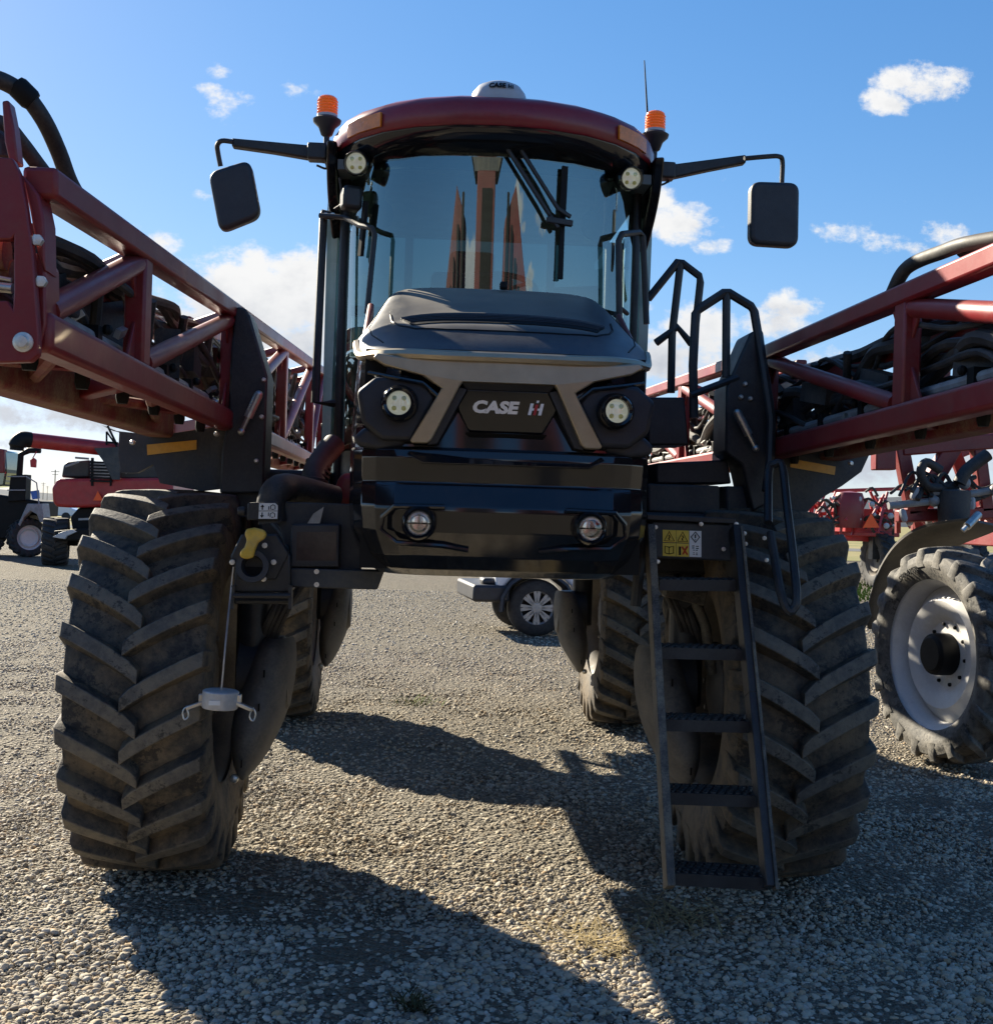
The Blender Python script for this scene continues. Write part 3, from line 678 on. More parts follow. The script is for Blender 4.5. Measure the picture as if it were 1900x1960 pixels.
seam = [(-.495, -.55), (-.485, -.68), (-.45, -.80), (-.38, -.895), (-.25, -.935), (-.1, -.945), (.1, -.945), (.25, -.935), (.38, -.895), (.45, -.80), (.485, -.68), (.495, -.55)]
sm_ = []
for (xa, ya), (xb, yb) in zip(seam, seam[1:]): sm_ += [(xa+(xb-xa)*k/5, ya+(yb-ya)*k/5) for k in range(5)]
b = MB(); b.tube([(x, y, lz(x, y)+.001) for x, y in sm_+[seam[-1]]], .005, 6); b.build('hood_seam', 'ink', hood)
for s in (-1, 1):
    sd = [(s*.52, -.14), (s*.555, -.35), (s*.59, -.60), (s*.565, -.80), (s*.50, -.98)]; b = MB(); q = []
    for (xa, ya), (xb, yb) in zip(sd, sd[1:]): q += [(xa+(xb-xa)*k/6, ya+(yb-ya)*k/6) for k in range(6)]
    b.tube([(x, y, lz(x, y)) for x, y in q], .0035, 6); b.build('hood_seam', 'ink', hood)
b = MB(); b.box((.03, -.17, 2.835), (.035, .05, .035)); b.build('washer_nozzle', 'ink', hood, bevel=.008)
b = MB(); rimp = [(.628, -.72, 2.452), (.605, -.86, 2.385), (.535, -1.02, 2.372), (.42, -1.125, 2.366), (.26, -1.15, 2.362), (0, -1.155, 2.362)]
b.tube([(-p[0], p[1], p[2]) for p in rimp]+rimp[::-1][1:], .022, 8, smooth=4); b.build('hood_rim', 'silver', hood)
for s in (-1, 1):
    b = MB(); b.prism([(s*.618, y, z) for y, z in [(-.62, 1.62), (-.66, 2.15), (-.70, 2.44), (-.5, 2.55), (-.1, 2.74), (-.02, 1.9), (-.1, 1.60)]], (s*-.03, 0, 0)); b.build('hood_side', 'red', hood, bevel=.012)
b = MB(); b.box((0, -.55, 1.95), (1.16, .85, .9)); b.build('engine_bay', 'ink', hood)

# ------------------------------------------------------------------ cab
GP = [(0, .02), (.2, .03), (.38, .065), (.54, .14), (.66, .245), (.735, .37), (.77, .50)]
def gl_row(z, k=0.): return mir([(x, y+k, z) for x, y in GP][1:][::-1])+[Vector((x, y+k, z)) for x, y in GP]
b = MB(); b.grid([gl_row(z, k) for z, k in ((2.05, .0), (2.5, -.02), (3.0, -.03), (3.52, -.03))])
cabf = MB()
for s in (-1, 1):
    cabf.tube([(s*.775, .52, 1.75), (s*.78, .50, 2.5), (s*.775, .46, 3.5)], .027, 10)
    cabf.tube([(s*.86, 1.75, 1.75), (s*.84, 1.75, 3.5)], .045, 8)
    cabf.box((s*.86, 1.2, 1.95), (.05, 1.1, .5))
cabf.box((0, 1.76, 2.2), (1.7, .06, 1.0)); 
cabf.box((0, .6, 1.92), (1.5, .25, .24)); cabf.grid([gl_row(z, .012) for z in (1.78, 2.04)])
cab = cabf.build('cab_frame', 'black', SP, bevel=.006)
wind = b.build('windscreen', 'glass', cab, ang=180)
for s in (-1, 1):
    b = MB(); b.grid([[(s*(.79+.07*k/3), .50+.13*(k/3)**1.5, z) for k in range(4)] for z in (1.8, 2.6, 3.45)]); b.build('quarter_glass', 'sideglass', cab, ang=180)
    b = MB(); b.grid([[(s*.865, y, z) for y in (.68, 1.2, 1.72)] for z in (2.2, 2.8, 3.45)]); b.build('side_glass', 'sideglass', cab)
    b = MB(); b.bar((s*.836, .57, 1.72), (s*.846, .55, 3.42), .065, .03, (0, 1, 0)); b.build('door_edge', 'edge', cab)
b = MB(); b.grid([[(x, 1.71, z) for x in (-.8, 0, .8)] for z in (2.7, 3.52)]); b.build('rear_window', 'rearglass', cab)
b = MB(); b.box((0, 1.0, 3.50), (1.62, 1.5, .05)); b.build('headliner', 'liner', cab)
b = MB()
for x in (-.45, .45): b.bar((x, 1.66, 2.5), (x, 1.66, 3.48), .05, .05)
b.bar((-.8, 1.655, 2.98), (.8, 1.655, 2.98), .05, .06); b.build('rear_posts', 'liner', cab)
# inside: seat, steering wheel, console, blind
b = MB(); b.box((-.06, 1.1, 2.60), (.52, .50, .14)); b.box((-.06, 1.40, 2.92), (.50, .13, .56), (R_(-8), 0, 0)); b.box((-.06, 1.45, 3.26), (.28, .10, .16)); b.box((.02, 1.2, 2.1), (.36, .36, .5))
b.box((-.45, 1.0, 2.86), (.14, .5, .10)); b.box((.34, 1.0, 2.84), (.12, .5, .10)); b.build('driver_seat', 'seat', cab, bevel=.04, seg=3)
b = MB(); cc = Vector((.06, .62, 2.97)); ca = Vector((0, -.55, .83)).normalized(); cx = Vector((1, 0, 0)); cy = ca.cross(cx)
b.tube([cc+cx*(.2*math.cos(a))+cy*(.2*math.sin(a)) for a in [2*math.pi*k/28 for k in range(28)]], .017, 8, closed=True)
for a in (0.5, 2.6, 4.7): b.tube([cc-ca*.02, cc+cx*(.2*math.cos(a))+cy*(.2*math.sin(a))], .012, 6)
b.tube([cc, cc-ca*.75], .035, 10); b.build('steering_wheel', 'seat', cab)
b = MB(); b.box((.50, .75, 2.92), (.26, .05, .20), (0, 0, R_(-25))); b.tube([(.50, .78, 2.9), (.55, 1.0, 2.3)], .02, 6); b.build('cab_monitor', 'ink', cab, bevel=.01)
for x in (-.58, .52):
    b = MB(); b.ball((x, .34, 3.27), .062, sc=(1, .5, 1.25)); b.tube([(x, .34, 3.33), (x+.0, .36, 3.47)], .012, 6); b.build('sun_visor_knob', 'seat', cab)
# roof
RP = [(0, -.20), (.22, -.185), (.42, -.13), (.58, -.045), (.70, .065), (.79, .21), (.845, .38), (.875, .60), (.88, 1.0), (.87, 1.5), (.82, 1.72), (.6, 1.80), (0, 1.82)]
def ring(z, inset, side=0., zc=0.):
    h = []
    for x, y in RP:
        c = Vector((0, .8)) ; p = Vector((x, y)); d = (c-p); l = d.length
        q = p+d*(inset/max(l, .2)); h.append(Vector((q.x, q.y, z+zc*(q.x/.88)**2)))
    return h+mir(h[1:-1][::-1])
b = MB(); b.grid([ring(3.600, .012, 0, -.03), ring(3.612, 0, 0, -.03), ring(3.70, .0, 0, -.03), ring(3.735, .025, 0, -.03), ring(3.775, .12, 0, -.02), ring(3.80, .30, 0, -.01), ring(3.815, .6, 0, 0)], True)
i0 = len(b.v)-24; b.f.append(tuple(range(len(b.v)-(2*len(RP)-2), len(b.v))))
roof = b.build('cab_roof', 'red_roof', SP, ang=50)
b = MB(); b.grid([ring(3.50, .50, 0, -.02), ring(3.50, .20, 0, -.05), ring(3.535, .07, 0, -.05), ring(3.575, .018, 0, -.04), ring(3.598, .014, 0, -.03)], True)
b.f.append(tuple(range(2*len(RP)-2))); b.build('roof_visor', 'gloss', roof, ang=50)
for s in (-1, 1):
    b = MB()
    rows = []
    for k in range(9):
        a = k/8; z = 3.60-.45*a
        yc = .50+.22*a; hl = .33*(1-.55*a*a)
        x = .872+.012*math.sin(a*3.1)-.02*a
        rows.append([(s*(x-.06), yc-hl+.02, z), (s*(x-.01), yc-hl, z), (s*x, yc-hl*.5, z), (s*x, yc+hl*.6, z), (s*(x-.02), yc+hl, z), (s*(x-.07), yc+hl, z)])
    b.grid(rows, True); b.f += [tuple(range(6)), tuple(range(48, 54))]; b.build('roof_side_pod', 'gloss', roof, bevel=.01, ang=40)
    # amber marker lamp following the roof corner
    pl = [(.64, .005), (.70, .065), (.79, .21), (.815, .285)]
    b = MB(); b.grid([[(s*(x+.004), y-.008, z-.03*(x/.88)**2) for x, y in [(.585, -.05), (.64, -.002), (.70, .058), (.755, .14)]] for z in (3.620, 3.690)])
    m_ = b.build('marker_light', 'marker', roof, ang=80); md = m_.modifiers.new('thick', 'SOLIDIFY'); md.thickness = .012
# dome receiver
dc = at(954, 197, .02)
b = MB(); prof = [(.142, -.02), (.143, .01), (.132, .05), (.108, .082), (.07, .10), (0, .106)]
b.lathe(prof, (dc.x, .02, 3.765), (0, 0, 1), 36, arc=1); dome = b.build('roof_receiver', 'dome', SP, ang=50)
b = MB(); b.lathe([(.0, -.06), (.125, -.055), (.135, -.02), (.0, -.018)], (dc.x, .02, 3.765), (0, 0, 1), 30, arc=1); b.build('receiver_base', 'ink', dome)
def dpl(x, y, z):
    a = x/.14; r = .135-.42*y+z
    return (dc.x+r*math.sin(a), .02-r*math.cos(a), 3.818+y)
text_mb('CASE', .034, lambda x, y, z: dpl(x*1.1-.018, y, z), .1, .002, .0012).build('lettering', 'ink', dome)
b = MB()
for x0, x1, z0, z1 in ((.036, .043, 0, .022), (.050, .056, 0, .022), (.043, .05, .008, .013), (.060, .066, 0, .022)):
    b.add([dpl(x, z-.011, .0025) for x, z in ((x0+z0*.15, z0), (x1+z0*.15, z0), (x1+z1*.15, z1), (x0+z1*.15, z1))], [(0, 1, 2, 3)])
b.build('logo', 'ink', dome)
# whip aerial
b = MB(); b.tube([at(1239, 222, .75), at(1233, 115, .75)], [.006, .003], 6); b.build('whip_aerial', 'ink', SP)

# work lights under the visor
for px, py, s in ((683, 312, -1), (1205, 341, 1)):
    c = at(px, py, .12)
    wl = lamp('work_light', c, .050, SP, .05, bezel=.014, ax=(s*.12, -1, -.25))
    b = MB(); b.lathe([(.06, -.07), (.064, 0.0), (.05, .0)], c, (s*.12, -1, -.25), 24); b.tube([c+Vector((0, .05, .02)), c+Vector((0, .09, .16))], .016, 8); b.build('lamp_housing', 'ink', wl)
# beacons
for px, py, s in ((625, 262, -1), (1252, 290, 1)):
    c = at(px, py, .50)
    b = MB(); b.lathe([(.014, -.10), (.016, 0), (.03, .01), (.045, .05), (.072, .075), (.076, .09), (.06, .10), (.054, .103), (.054, .112), (0, .113)], c, (0, 0, 1), 28, arc=1); b.tube([c+Vector((0, 0, -.09)), c+Vector((-s*.03, .06, -.2))], .018, 8)
    bc = b.build('beacon', 'plastic', SP, ang=40)
    b = MB(); b.lathe([(.055, .104), (.055, .117), (0, .118)], c, (0, 0, 1), 28); b.build('beacon_collar', 'dome', bc)
    b = MB(); b.lathe([(.054, .117), (.053, .19), (.050, .204), (.040, .213), (.02, .217), (0, .218)], c, (0, 0, 1), 32)
    for q in range(5): b.ring([(.0525, .122+q*.015), (.0562, .128+q*.015), (.0525, .134+q*.015)], c, (0, 0, 1), 28)
    b.build('beacon_lens', 'amber', bc)
# mirrors on long arms
def mirror(pxs, arm, rod, pts, name):
    Y = .22
    b = MB(); top = [(x, y-w) for (x, y), w in zip(arm, (15, 13, 10, 8))]; bot = [(x, y+w) for (x, y), w in zip(arm, (15, 13, 10, 8))]
    b.prism([at(x, y, Y+.07) for x, y in top+bot[::-1]], (0, .06, 0))
    q2 = [at(x, y, Y+.02+.06*k/3) for k, (x, y) in enumerate(rod)]
    ma = b.build('mirror_arm', 'black', SP, bevel=.008)
    b = MB(); b.tube(q2, .013, 8, smooth=4); b.build('mirror_rod', 'black', ma)
    b = MB(); P = roundpoly([at(x, y, Y-.03) for x, y in pts], .055, 7); b.prism(P, (0, .085, 0)); b.build('mirror', 'plastic', ma, bevel=.022, seg=4, ang=60)
    wpt = arm[0]
    b = MB(); b.tube([at(wpt[0], wpt[1]+8, Y+.1), at(wpt[0]+(-14 if wpt[0] < 900 else 14), wpt[1]+26, Y+.1), at(wpt[0]+(-34 if wpt[0] < 900 else 32), wpt[1]+20, Y+.1)], .006, 6, smooth=4); b.build('mirror_cable', 'hose', ma)
mirror(0, [(640, 296), (596, 290), (520, 280), (443, 271)], [(446, 271), (425, 269), (416, 277), (417, 292), (422, 318)], [(397, 328), (478, 303), (499, 412), (419, 444)], 'l')
mirror(0, [(1248, 327), (1290, 326), (1360, 314), (1428, 303)], [(1424, 303), (1470, 299), (1490, 299), (1497, 308), (1496, 350)], [(1438, 345), (1531, 348), (1529, 472), (1436, 466)], 'r')
b = MB()
for px, py in ((608, 292), (1272, 328)): b.box(at(px, py, .30), (.10, .09, .085))
build_each(b, 'mirror_bracket', 'black', SP, bevel=.01)
# wipers
def gw(px, py, off=.03):
    """a point just in front of the curved glass"""
    y = .0
    for _ in range(6):
        p = at(px, py, y); a = abs(p.x); g = .5
        for (xa, ya), (xb, yb) in zip(GP, GP[1:]):
            if xa <= a <= xb: g = ya+(yb-ya)*(a-xa)/(xb-xa)
        y = g-.03-off
    return at(px, py, y)
b = MB(); b.bar(gw(962, 270, .06), gw(1052, 412, .06), .022, .018); b.bar(gw(985, 268, .06), gw(1068, 400, .06), .022, .018); b.bar(gw(1046, 420, .06), gw(1095, 428, .06), .03, .03); b.bar(gw(1066, 398, .06), gw(1092, 415, .06), .02, .02); b.bar(gw(1052, 412, .06), gw(1068, 436, .06), .02, .02)
wp = b.build('wiper_arm', 'black', SP, bevel=.004)
b = MB(); b.bar(gw(1081, 318), gw(1076, 420), .014, .03); b.bar(gw(1076, 420), gw(1072, 534), .022, .022); b.build('wiper_blade', 'ink', wp)
b = MB(); b.bar(gw(700, 385, .05), gw(690, 490, .05), .02, .03); b.build('side_wiper', 'ink', wp)
# grab handles beside the screen
def gtube(pts, r, name, m='black', parent=SP, smooth=0, n=8):
    b = MB(); b.tube([at(*p) for p in pts], r, n, smooth=smooth); return b.build(name, m, parent)
gtube([(640, 414, .40), (616, 408, .40), (619, 412, .40), (603, 770, .36), (640, 772, .4)], .022, 'grab_handle')
gtube([(612, 412, .36), (660, 416, .30), (690, 432, .12), (712, 436, .05), (717, 448, .05), (702, 600, .05)], .014, 'grab_handle')
gtube([(1185, 610, .1), (1184, 460, .08), (1190, 448, .08), (1222, 444, .25), (1230, 452, .28), (1237, 620, .28)], .017, 'grab_handle')
gtube([(1200, 600, .22), (1188, 590, .12), (1175, 606, .12)], .012, 'grab_handle')
b = MB()
for px in (624, 637): b.lathe([(.016, 0), (.016, .02), (0, .022)], at(px, 414, .375), (0, -1, 0), 10)
build_each(b, 'handle_bolt', 'bolt', SP)
gtube([(650, 340, .2), (655, 385, .22), (640, 400, .25)], .006, 'lamp_cable', 'hose', smooth=4)
b = MB(); b.box(at(672, 380, .20), (.10, .10, .12), (0, 0, .3)); b.build('camera_housing', 'black', SP, bevel=.02)

# ------------------------------------------------------------------ ladder and platform, railings
def lad(px, py):
    t_ = (py-1010)/690.; return at(px, py, -.66-.66*max(0, t_))
lp = [lad(1243, 1010), lad(1258, 1300), lad(1281, 1700)]
rp = [lad(1405, 1010), lad(1436, 1330), lad(1470, 1700)]
nrm = Vector((0, -.83, -.55))
ladder = None
b = MB(); b.bar(lp[0], lp[1], .034, .085, (0, -.55, .83)); b.bar(lp[1], lp[2], .034, .085, (0, -.55, .83)); ladder = b.build('ladder', 'rail', SP, bevel=.004)
b = MB(); b.bar(rp[0], rp[1], .034, .085, (0, -.55, .83)); b.bar(rp[1], rp[2], .034, .085, (0, -.55, .83)); b.build('ladder_rail', 'black', ladder, bevel=.004)
b = MB()
for k in range(1): b.bar(rp[0]+Vector((.021, -.03, 0)), rp[1]+Vector((.021, -.03, 0)), .012, .05, (0, -.55, .83)); b.bar(rp[1]+Vector((.021, -.03, 0)), rp[2]+Vector((.021, -.03, 0)), .012, .05, (0, -.55, .83))
b.build('ladder_edge', 'rail', ladder)
for yl, yr, xl, xr in ((1110, 1112, 1262, 1414), (1240, 1244, 1262, 1424), (1378, 1382, 1268, 1441), (1518, 1524, 1279, 1454), (1672, 1682, 1288, 1470)):
    pl, pr = lad(xl, yl), lad(xr, yr); d = pr-pl; L = d.length; c = (pl+pr)/2; ang = math.atan2(d.y, d.x); ex = d.normalized(); ey = Vector((-ex.y, ex.x, 0)).normalized(); ez = ex.cross(ey)
    rot = Matrix((ex, ey, ez)).transposed()
    b = MB(); dep = .17; n_ = 11
    b.box(c+ez*-.012+ey*(dep/2), (L, dep, .012), rot); b.box(c+ez*-.022, (L, .010, .048), rot); b.box(c+ez*-.022+ey*dep, (L, .010, .048), rot)
    for i in range(n_):
        for j in range(4):
            o = c+ex*((i-(n_-1)/2)*L/n_+(.5*L/n_ if j % 2 else 0)*.9)+ey*(.025+j*.04)
            b.lathe([(.014, -.004), (.0125, .006), (.008, .007), (.007, -.003)], o, ez, 8, arc=1)
    b.build('step', 'black', ladder)
# access box with warning decal, platform
Yb = -.62
b = MB(); P = [at(x, y, Yb) for x, y in ((1247, 998), (1402, 1004), (1408, 1075), (1250, 1068))]; b.prism(P, (0, .16, 0)); abox = b.build('access_box', 'panel', SP, bevel=.008)
b = MB(); P = [at(x, y, Yb-.02) for x, y in ((1238, 984), (1408, 992), (1408, 1003), (1238, 995))]; b.prism(P, (0, .7, 0)); b.build('platform', 'black', abox, bevel=.004)
b = MB(); P = [at(x, y, Yb-.004) for x, y in ((1394, 1000), (1414, 1000), (1424, 1110), (1402, 1110))]; b.prism(P, (0, .18, 0)); b.build('side_plate', 'black', abox, bevel=.004)
dx0, dy0, dx1, dy1 = 1268, 1014, 1342, 1064
def dq(u0, v0, u1, v1, off): return [at(dx0+(dx1-dx0)*u, dy0+(dy1-dy0)*v+2.5*u, Yb-off) for u, v in ((u0, v0), (u1, v0), (u1, v1), (u0, v1))]
def poly(mb, pts): mb.add(pts, [tuple(range(len(pts)))]); return mb
b = MB(); b.prism(dq(0, 0, .345, .47, .003), (0, .002, 0)); b.prism(dq(.355, 0, .68, .47, .003), (0, .002, 0)); b.prism(dq(0, .5, .345, 1, .003), (0, .002, 0)); b.prism(dq(.355, .5, .68, 1, .003), (0, .002, 0)); dec = b.build('warning_decal', 'decaly', abox)
b = MB(); b.prism(dq(.69, 0, 1, 1, .003), (0, .002, 0)); b.build('hazard_decal', 'decalw', abox)
def dp(u, v, off=.005): return at(dx0+(dx1-dx0)*u, dy0+(dy1-dy0)*v+2.5*u, Yb-off)
b = MB()
for u0 in (.17, .515):
    b.tube([dp(u0-.13, .42), dp(u0, .06), dp(u0+.13, .42)], .0022, 4, closed=True)
    b.tube([dp(u0-.01, .2), dp(u0+.02, .27), dp(u0-.02, .33), dp(u0+.01, .38)], .0025, 4)
b.tube([dp(.845, .04), dp(.955, .24), dp(.845, .44), dp(.735, .24)], .0024, 4, closed=True); b.tube([dp(.845, .14), dp(.845, .28)], .003, 4); b.tube([dp(.845, .33), dp(.845, .36)], .003, 4)
b.tube([dp(.06, .62), dp(.165, .66), dp(.28, .62), dp(.28, .88), dp(.165, .92), dp(.06, .88)], .0018, 4, closed=True); b.tube([dp(.165, .66), dp(.165, .92)], .0015, 4)
for v in (.58, .66, .74, .84, .90):
    b.tube([dp(.76+.03*(v > .7), v), dp(.82, v)], .0016, 4); b.tube([dp(.86, v+.01), dp(.93-.03*(v > .7), v+.01)], .0016, 4)
poly(b, dq(.42, .62, .47, .95, .006)); b.build('decal_print', 'ink', abox)
b = MB(); b.tube([dp(.50, .62), dp(.64, .92)], .004, 4); b.tube([dp(.64, .6), dp(.52, .92)], .004, 4); b.build('decal_cross', 'decalr', abox)
b = MB()
for px, py in ((1254, 1009), (1384, 1051), (1402, 1047), (1404, 1065), (1258, 1075), (1341, 1003), (1408, 1003), (1424, 1021), (1426, 1041), (1462, 1030), (1466, 1072)):
    b.lathe([(.010, 0), (.010, .008), (0, .010)], at(px, py, Yb-.012), (0, -1, 0), 8)
build_each(b, 'bolt', 'bolt', abox)
b = MB(); P = [at(x, y, -.02) for x, y in ((1240, 925), (1378, 930), (1378, 985), (1240, 980))]; b.prism(P, (0, .4, 0)); P = [at(x, y, -.0) for x, y in ((1390, 930), (1440, 932), (1440, 985), (1390, 985))]; b.prism(P, (0, .4, 0)); b.build('battery_box', 'panel', SP, bevel=.012)
b = MB(); P = [at(x, y, .05) for x, y in ((1256, 886), (1392, 880), (1400, 926), (1256, 926))]; b.prism(P, (0, .5, 0)); P = [at(x, y, -.05) for x, y in ((1240, 760), (1310, 760), (1318, 852), (1240, 852))]; b.prism(P, (0, .3, 0)); b.build('step_box', 'black', SP, bevel=.01)
gtube([(1240, 572, .4), (1298, 500, .4), (1305, 503, .4), (1338, 528, .4), (1340, 540, .4), (1328, 650, .4), (1322, 657, .4), (1296, 626, .4), (1255, 656, .4)], .021, 'handrail')
gtube([(1302, 503, .4), (1286, 640, .4), (1284, 752, .4)], .021, 'handrail')
gtube([(1328, 800, -.05), (1326, 700, -.05), (1331, 600, -.05), (1338, 591, -.05), (1386, 560, -.05), (1394, 560, -.05), (1437, 586, -.05), (1443, 596, -.05), (1464, 720, -.12), (1476, 800, -.15), (1474, 880, -.15), (1466, 940, -.2)], .023, 'handrail')
gtube([(1390, 562, -.05), (1389, 722, -.05)], .021, 'handrail'); gtube([(1322, 756, -.07), (1412, 722, -.07)], .018, 'handrail')
gtube([(1470, 1000, -.70), (1471, 905, -.55), (1482, 888, -.55), (1497, 893, -.56), (1505, 960, -.66), (1524, 1130, -.95), (1518, 1165, -.98), (1507, 1168, -.98), (1493, 1130, -.94), (1474, 1020, -.76)], .019, 'handrail', smooth=3)
gtube([(1236, 1000, -.5), (1222, 1100, -.5), (1216, 1160, -.5)], .025, 'frame_strut')

# ------------------------------------------------------------------ boom cradles with fender plates
def cradle(tower, fender, refl, strut, bolts, Y=-.08):
    b = MB(); b.prism([at(x, y, Y) for x, y in tower], (0, .26, 0)); c = b.build('boom_cradle', 'black', SP, bevel=.012)
    b = MB(); b.prism([at(x, y, Y+.06) for x, y in fender], (0, .05, 0)); b.build('fender_plate', 'panel', c, bevel=.006)
    b = MB(); b.prism([at(x, y, Y+.052) for x, y in refl], (0, .006, 0)); b.build('reflector', 'reflector', c)
    (x0, y0), (x1, y1) = strut; p, q = at(x0, y0, Y-.06), at(x1, y1, Y-.06); m = p.lerp(q, .62)
    b = MB(); b.tube([p, m], .022, 12); b.tube([m, q], .012, 8); b.ball(p, .02); b.ball(q, .018); b.build('gas_strut', 'steel', c)
    b = MB()
    for x, y, r in bolts: b.lathe([(r, 0), (r, .012), (r*.6, .02), (0, .02)], at(x, y, Y+(-.0 if r < .015 else .06)), (0, -1, 0), 10)
    build_each(b, 'bolt', 'bolt', c)
    return c
cL = cradle([(449, 590), (456, 586), (470, 590), (478, 604), (512, 720), (508, 830), (504, 944), (420, 944), (424, 862), (436, 806), (441, 680)],
       [(204, 818), (216, 824), (300, 833), (430, 815), (504, 818), (504, 990), (440, 990), (428, 935), (385, 940), (345, 932), (306, 925), (293, 889), (262, 905), (231, 905), (226, 868), (228, 828)],
       [(281, 851), (376, 842), (376, 860), (282, 871)], ((495, 755), (462, 826)), [(254, 847, .013), (415, 831, .013), (491, 882, .012), (501, 798, .012), (505, 727, .011)])
cR = cradle([(1436, 636), (1450, 630), (1461, 632), (1470, 700), (1482, 830), (1478, 960), (1440, 980), (1420, 890), (1388, 866), (1390, 740)],
       [(1420, 856), (1482, 856), (1580, 866), (1668, 862), (1649, 903), (1612, 930), (1570, 955), (1540, 985), (1536, 1030), (1440, 1030), (1430, 960)],
       [(1514, 878), (1599, 893), (1597, 909), (1512, 894)], ((1411, 790), (1446, 858)), [(1627, 887, .013), (1488, 862, .013), (1648, 742, .001), (1417, 760, .012), (1435, 763, .012), (1425, 735, .012)])
# ------------------------------------------------------------------ booms
def boom(s, xi, xo, zl, zt, zo, yn, yf, posts, yo_end, seed, plate):
    """folded lattice boom beside the cab. s: side, xi/xo inner and outer plane, zl lower chord, zt(y) upper chord"""
    rr = random.Random(seed)
    b = MB(); b.bar((xi, yn, zl), (xi, .1, zl), .085, .10); b.bar((xi, .1, zl), (xi, yf, zl), .0852, .1002); bo = b.build('boom', 'red', SP, bevel=.018, seg=3)
    b = MB(); b.bar((xi, yn, zt(yn)), (xi, .1, zt(.1)), .085, .075); b.bar((xi, .1, zt(.1)), (xi, yf, zt(yf)), .0852, .0752); b.build('upper_chord', 'red', bo, bevel=.012)
    b = MB(); b.bar((xo, yn, zo), (xo, yo_end, zo), .13, .13); b.bar((xo, .5, zo-.02), (xo, yf, zo), .09, .09); b.build('outer_chord', 'red_dirty', bo, bevel=.02, seg=3)
    b = MB(); b.bar((xo, .5, zt(.5)-.02), (xo, yf, zt(yf)-.05), .06, .06); b.bar((xo+s*.0, yn, zt(yn)-.12), (xo, .5, zt(.5)-.05), .05, .05); b.build('rear_upper_chord', 'red', bo, bevel=.01)
    for y in posts:
        b = MB()
        for e, z in ((1, zl+.05), (-1, zt(y)-.04)): b.prism([(xi-s*.005, y-.14, z), (xi-s*.005, y+.14, z), (xi-s*.005, y+.05, z+e*.13), (xi-s*.005, y-.05, z+e*.13)], (s*.012, 0, 0))
        build_each(b, 'node_gusset', 'red', bo, bevel=.003)
        b = MB(); b.bar((xi, y, zl+.04), (xi, y, zt(y)-.03), .07, .10, (0, 1, 0)); b.build('post', 'red', bo, bevel=.01)
        b = MB(); b.bar((xo, y+.35, zo), (xo, y+.35, zt(y)-.08), .05, .06, (0, 1, 0)); b.bar((xi, y, zt(y)-.02), (xo, y+.35, zt(y)-.06), .05, .05); b.bar((xi, y, zl), (xo, y+.35, zo), .06, .06); b.build('cross_tie', 'red', bo, bevel=.008)
    pp = [yn]+list(posts)
    for ya, yb in zip(pp, pp[1:]):
        b = MB(); b.tube([(xi, ya+.08, zl+.06), (xi, yb-.06, zt(yb)-.06)], .036, 12); b.build('brace', 'red', bo)
        b = MB(); b.tube([(xo, yb-.1, zo+.05), (xo, ya+.5, zt(ya)-.12)], .026, 10); b.tube([(xi, ya+.2, zl-.01), (xo, yb-.1, zo)], .026, 8); b.tube([(xo, ya+.3, zo), (xi, yb-.3, zl)], .022, 8); b.build('brace', 'red_dirty', bo)
    # hoses, spray line and nozzle bodies carried inside the lattice
    xm = (xi+xo)/2
    # folded tip section carried inside: flat red members; solid plates added to fill the boom's shadow
    b = MB(); b.bar((xm+s*.03, yn+.25, zl+.30), (xm+s*.03, .1, zl+.34), .05, .09); b.bar((xm+s*.03, .1, zl+.34), (xm+s*.03, yf-.6, zl+.42), .0502, .0902); b.build('tip_section', 'red', bo, bevel=.008)
    for ya, yb, za, zb in ((yn+.12, yn+.95, .02, .40), (-1.75, -1.2, .24, .42), (-.95, -.25, .03, .25), (.3, 1.1, .05, .42), (1.5, 2.2, .2, .45), (2.6, 3.6, .05, .4)):
        b = MB(); b.prism([(xm+s*.09, ya, zl+za), (xm+s*.09, ya+.12, zl+zb), (xm+s*.09, yb-.08, zl+zb), (xm+s*.09, yb, zl+za)], (s*.02, 0, 0)); b.build('shade_plate', 'red_dirty', bo, bevel=.006)
    for k in range(13):
        pts = []; y = yn+.1; z0 = rr.uniform(zl+.08, zl+.46); x0 = xm+rr.uniform(-.10, .10)
        while y < yf:
            pts.append((x0+rr.uniform(-.06, .06), y, min(zt(y)-.10, z0+rr.uniform(-.09, .09)))); y += rr.uniform(.28, .5)
        b = MB(); b.tube(pts, rr.choice([.011, .014, .020, .028]), 8, smooth=4); b.build('hose', 'hose', bo)
    for k in range(13):
        y = yn+.3+(yf-yn-1)*k/13+rr.uniform(-.2, .2); b = MB()
        b.tube([(xm-.1*s, y, zt(y)-.12), (xm-s*.05, y+.12, zt(y)-.3), (xm, y+.1, zl+.2), (xm+s*.03, y+.3, zl+.05)], rr.choice([.018, .03, .034]), 8, smooth=5)
        b.box((xm+rr.uniform(-.08, .08), y+.4, rr.uniform(zl+.15, zt(y)-.18)), (.10, rr.uniform(.12, .25), rr.uniform(.08, .2)), (rr.uniform(-.3, .3), 0, rr.uniform(-.5, .5))); b.build('valve_manifold', 'hose', bo)
    b = MB(); b.tube([(xi+s*.07, yn+.1, zl+.09), (xi+s*.07, .1, zl+.09), (xi+s*.07, yf-.3, zl+.09)], .022, 10); b.build('spray_line', 'grey', bo)
    y = yn+.25
    while y < yf-.3:
        b = MB(); b.box((xi+s*.07, y, zl+.08), (.06, .05, .09)); b.lathe([(.018, -.09), (.024, -.07), (.024, -.03), (.014, .0)], (xi+s*.09, y, zl+.02), (0, 0, 1), 8); b.ball((xi+s*.03, y+.04, zl+.12), .018, 8, 5); y += .5; b.build('nozzle', 'ink', bo)
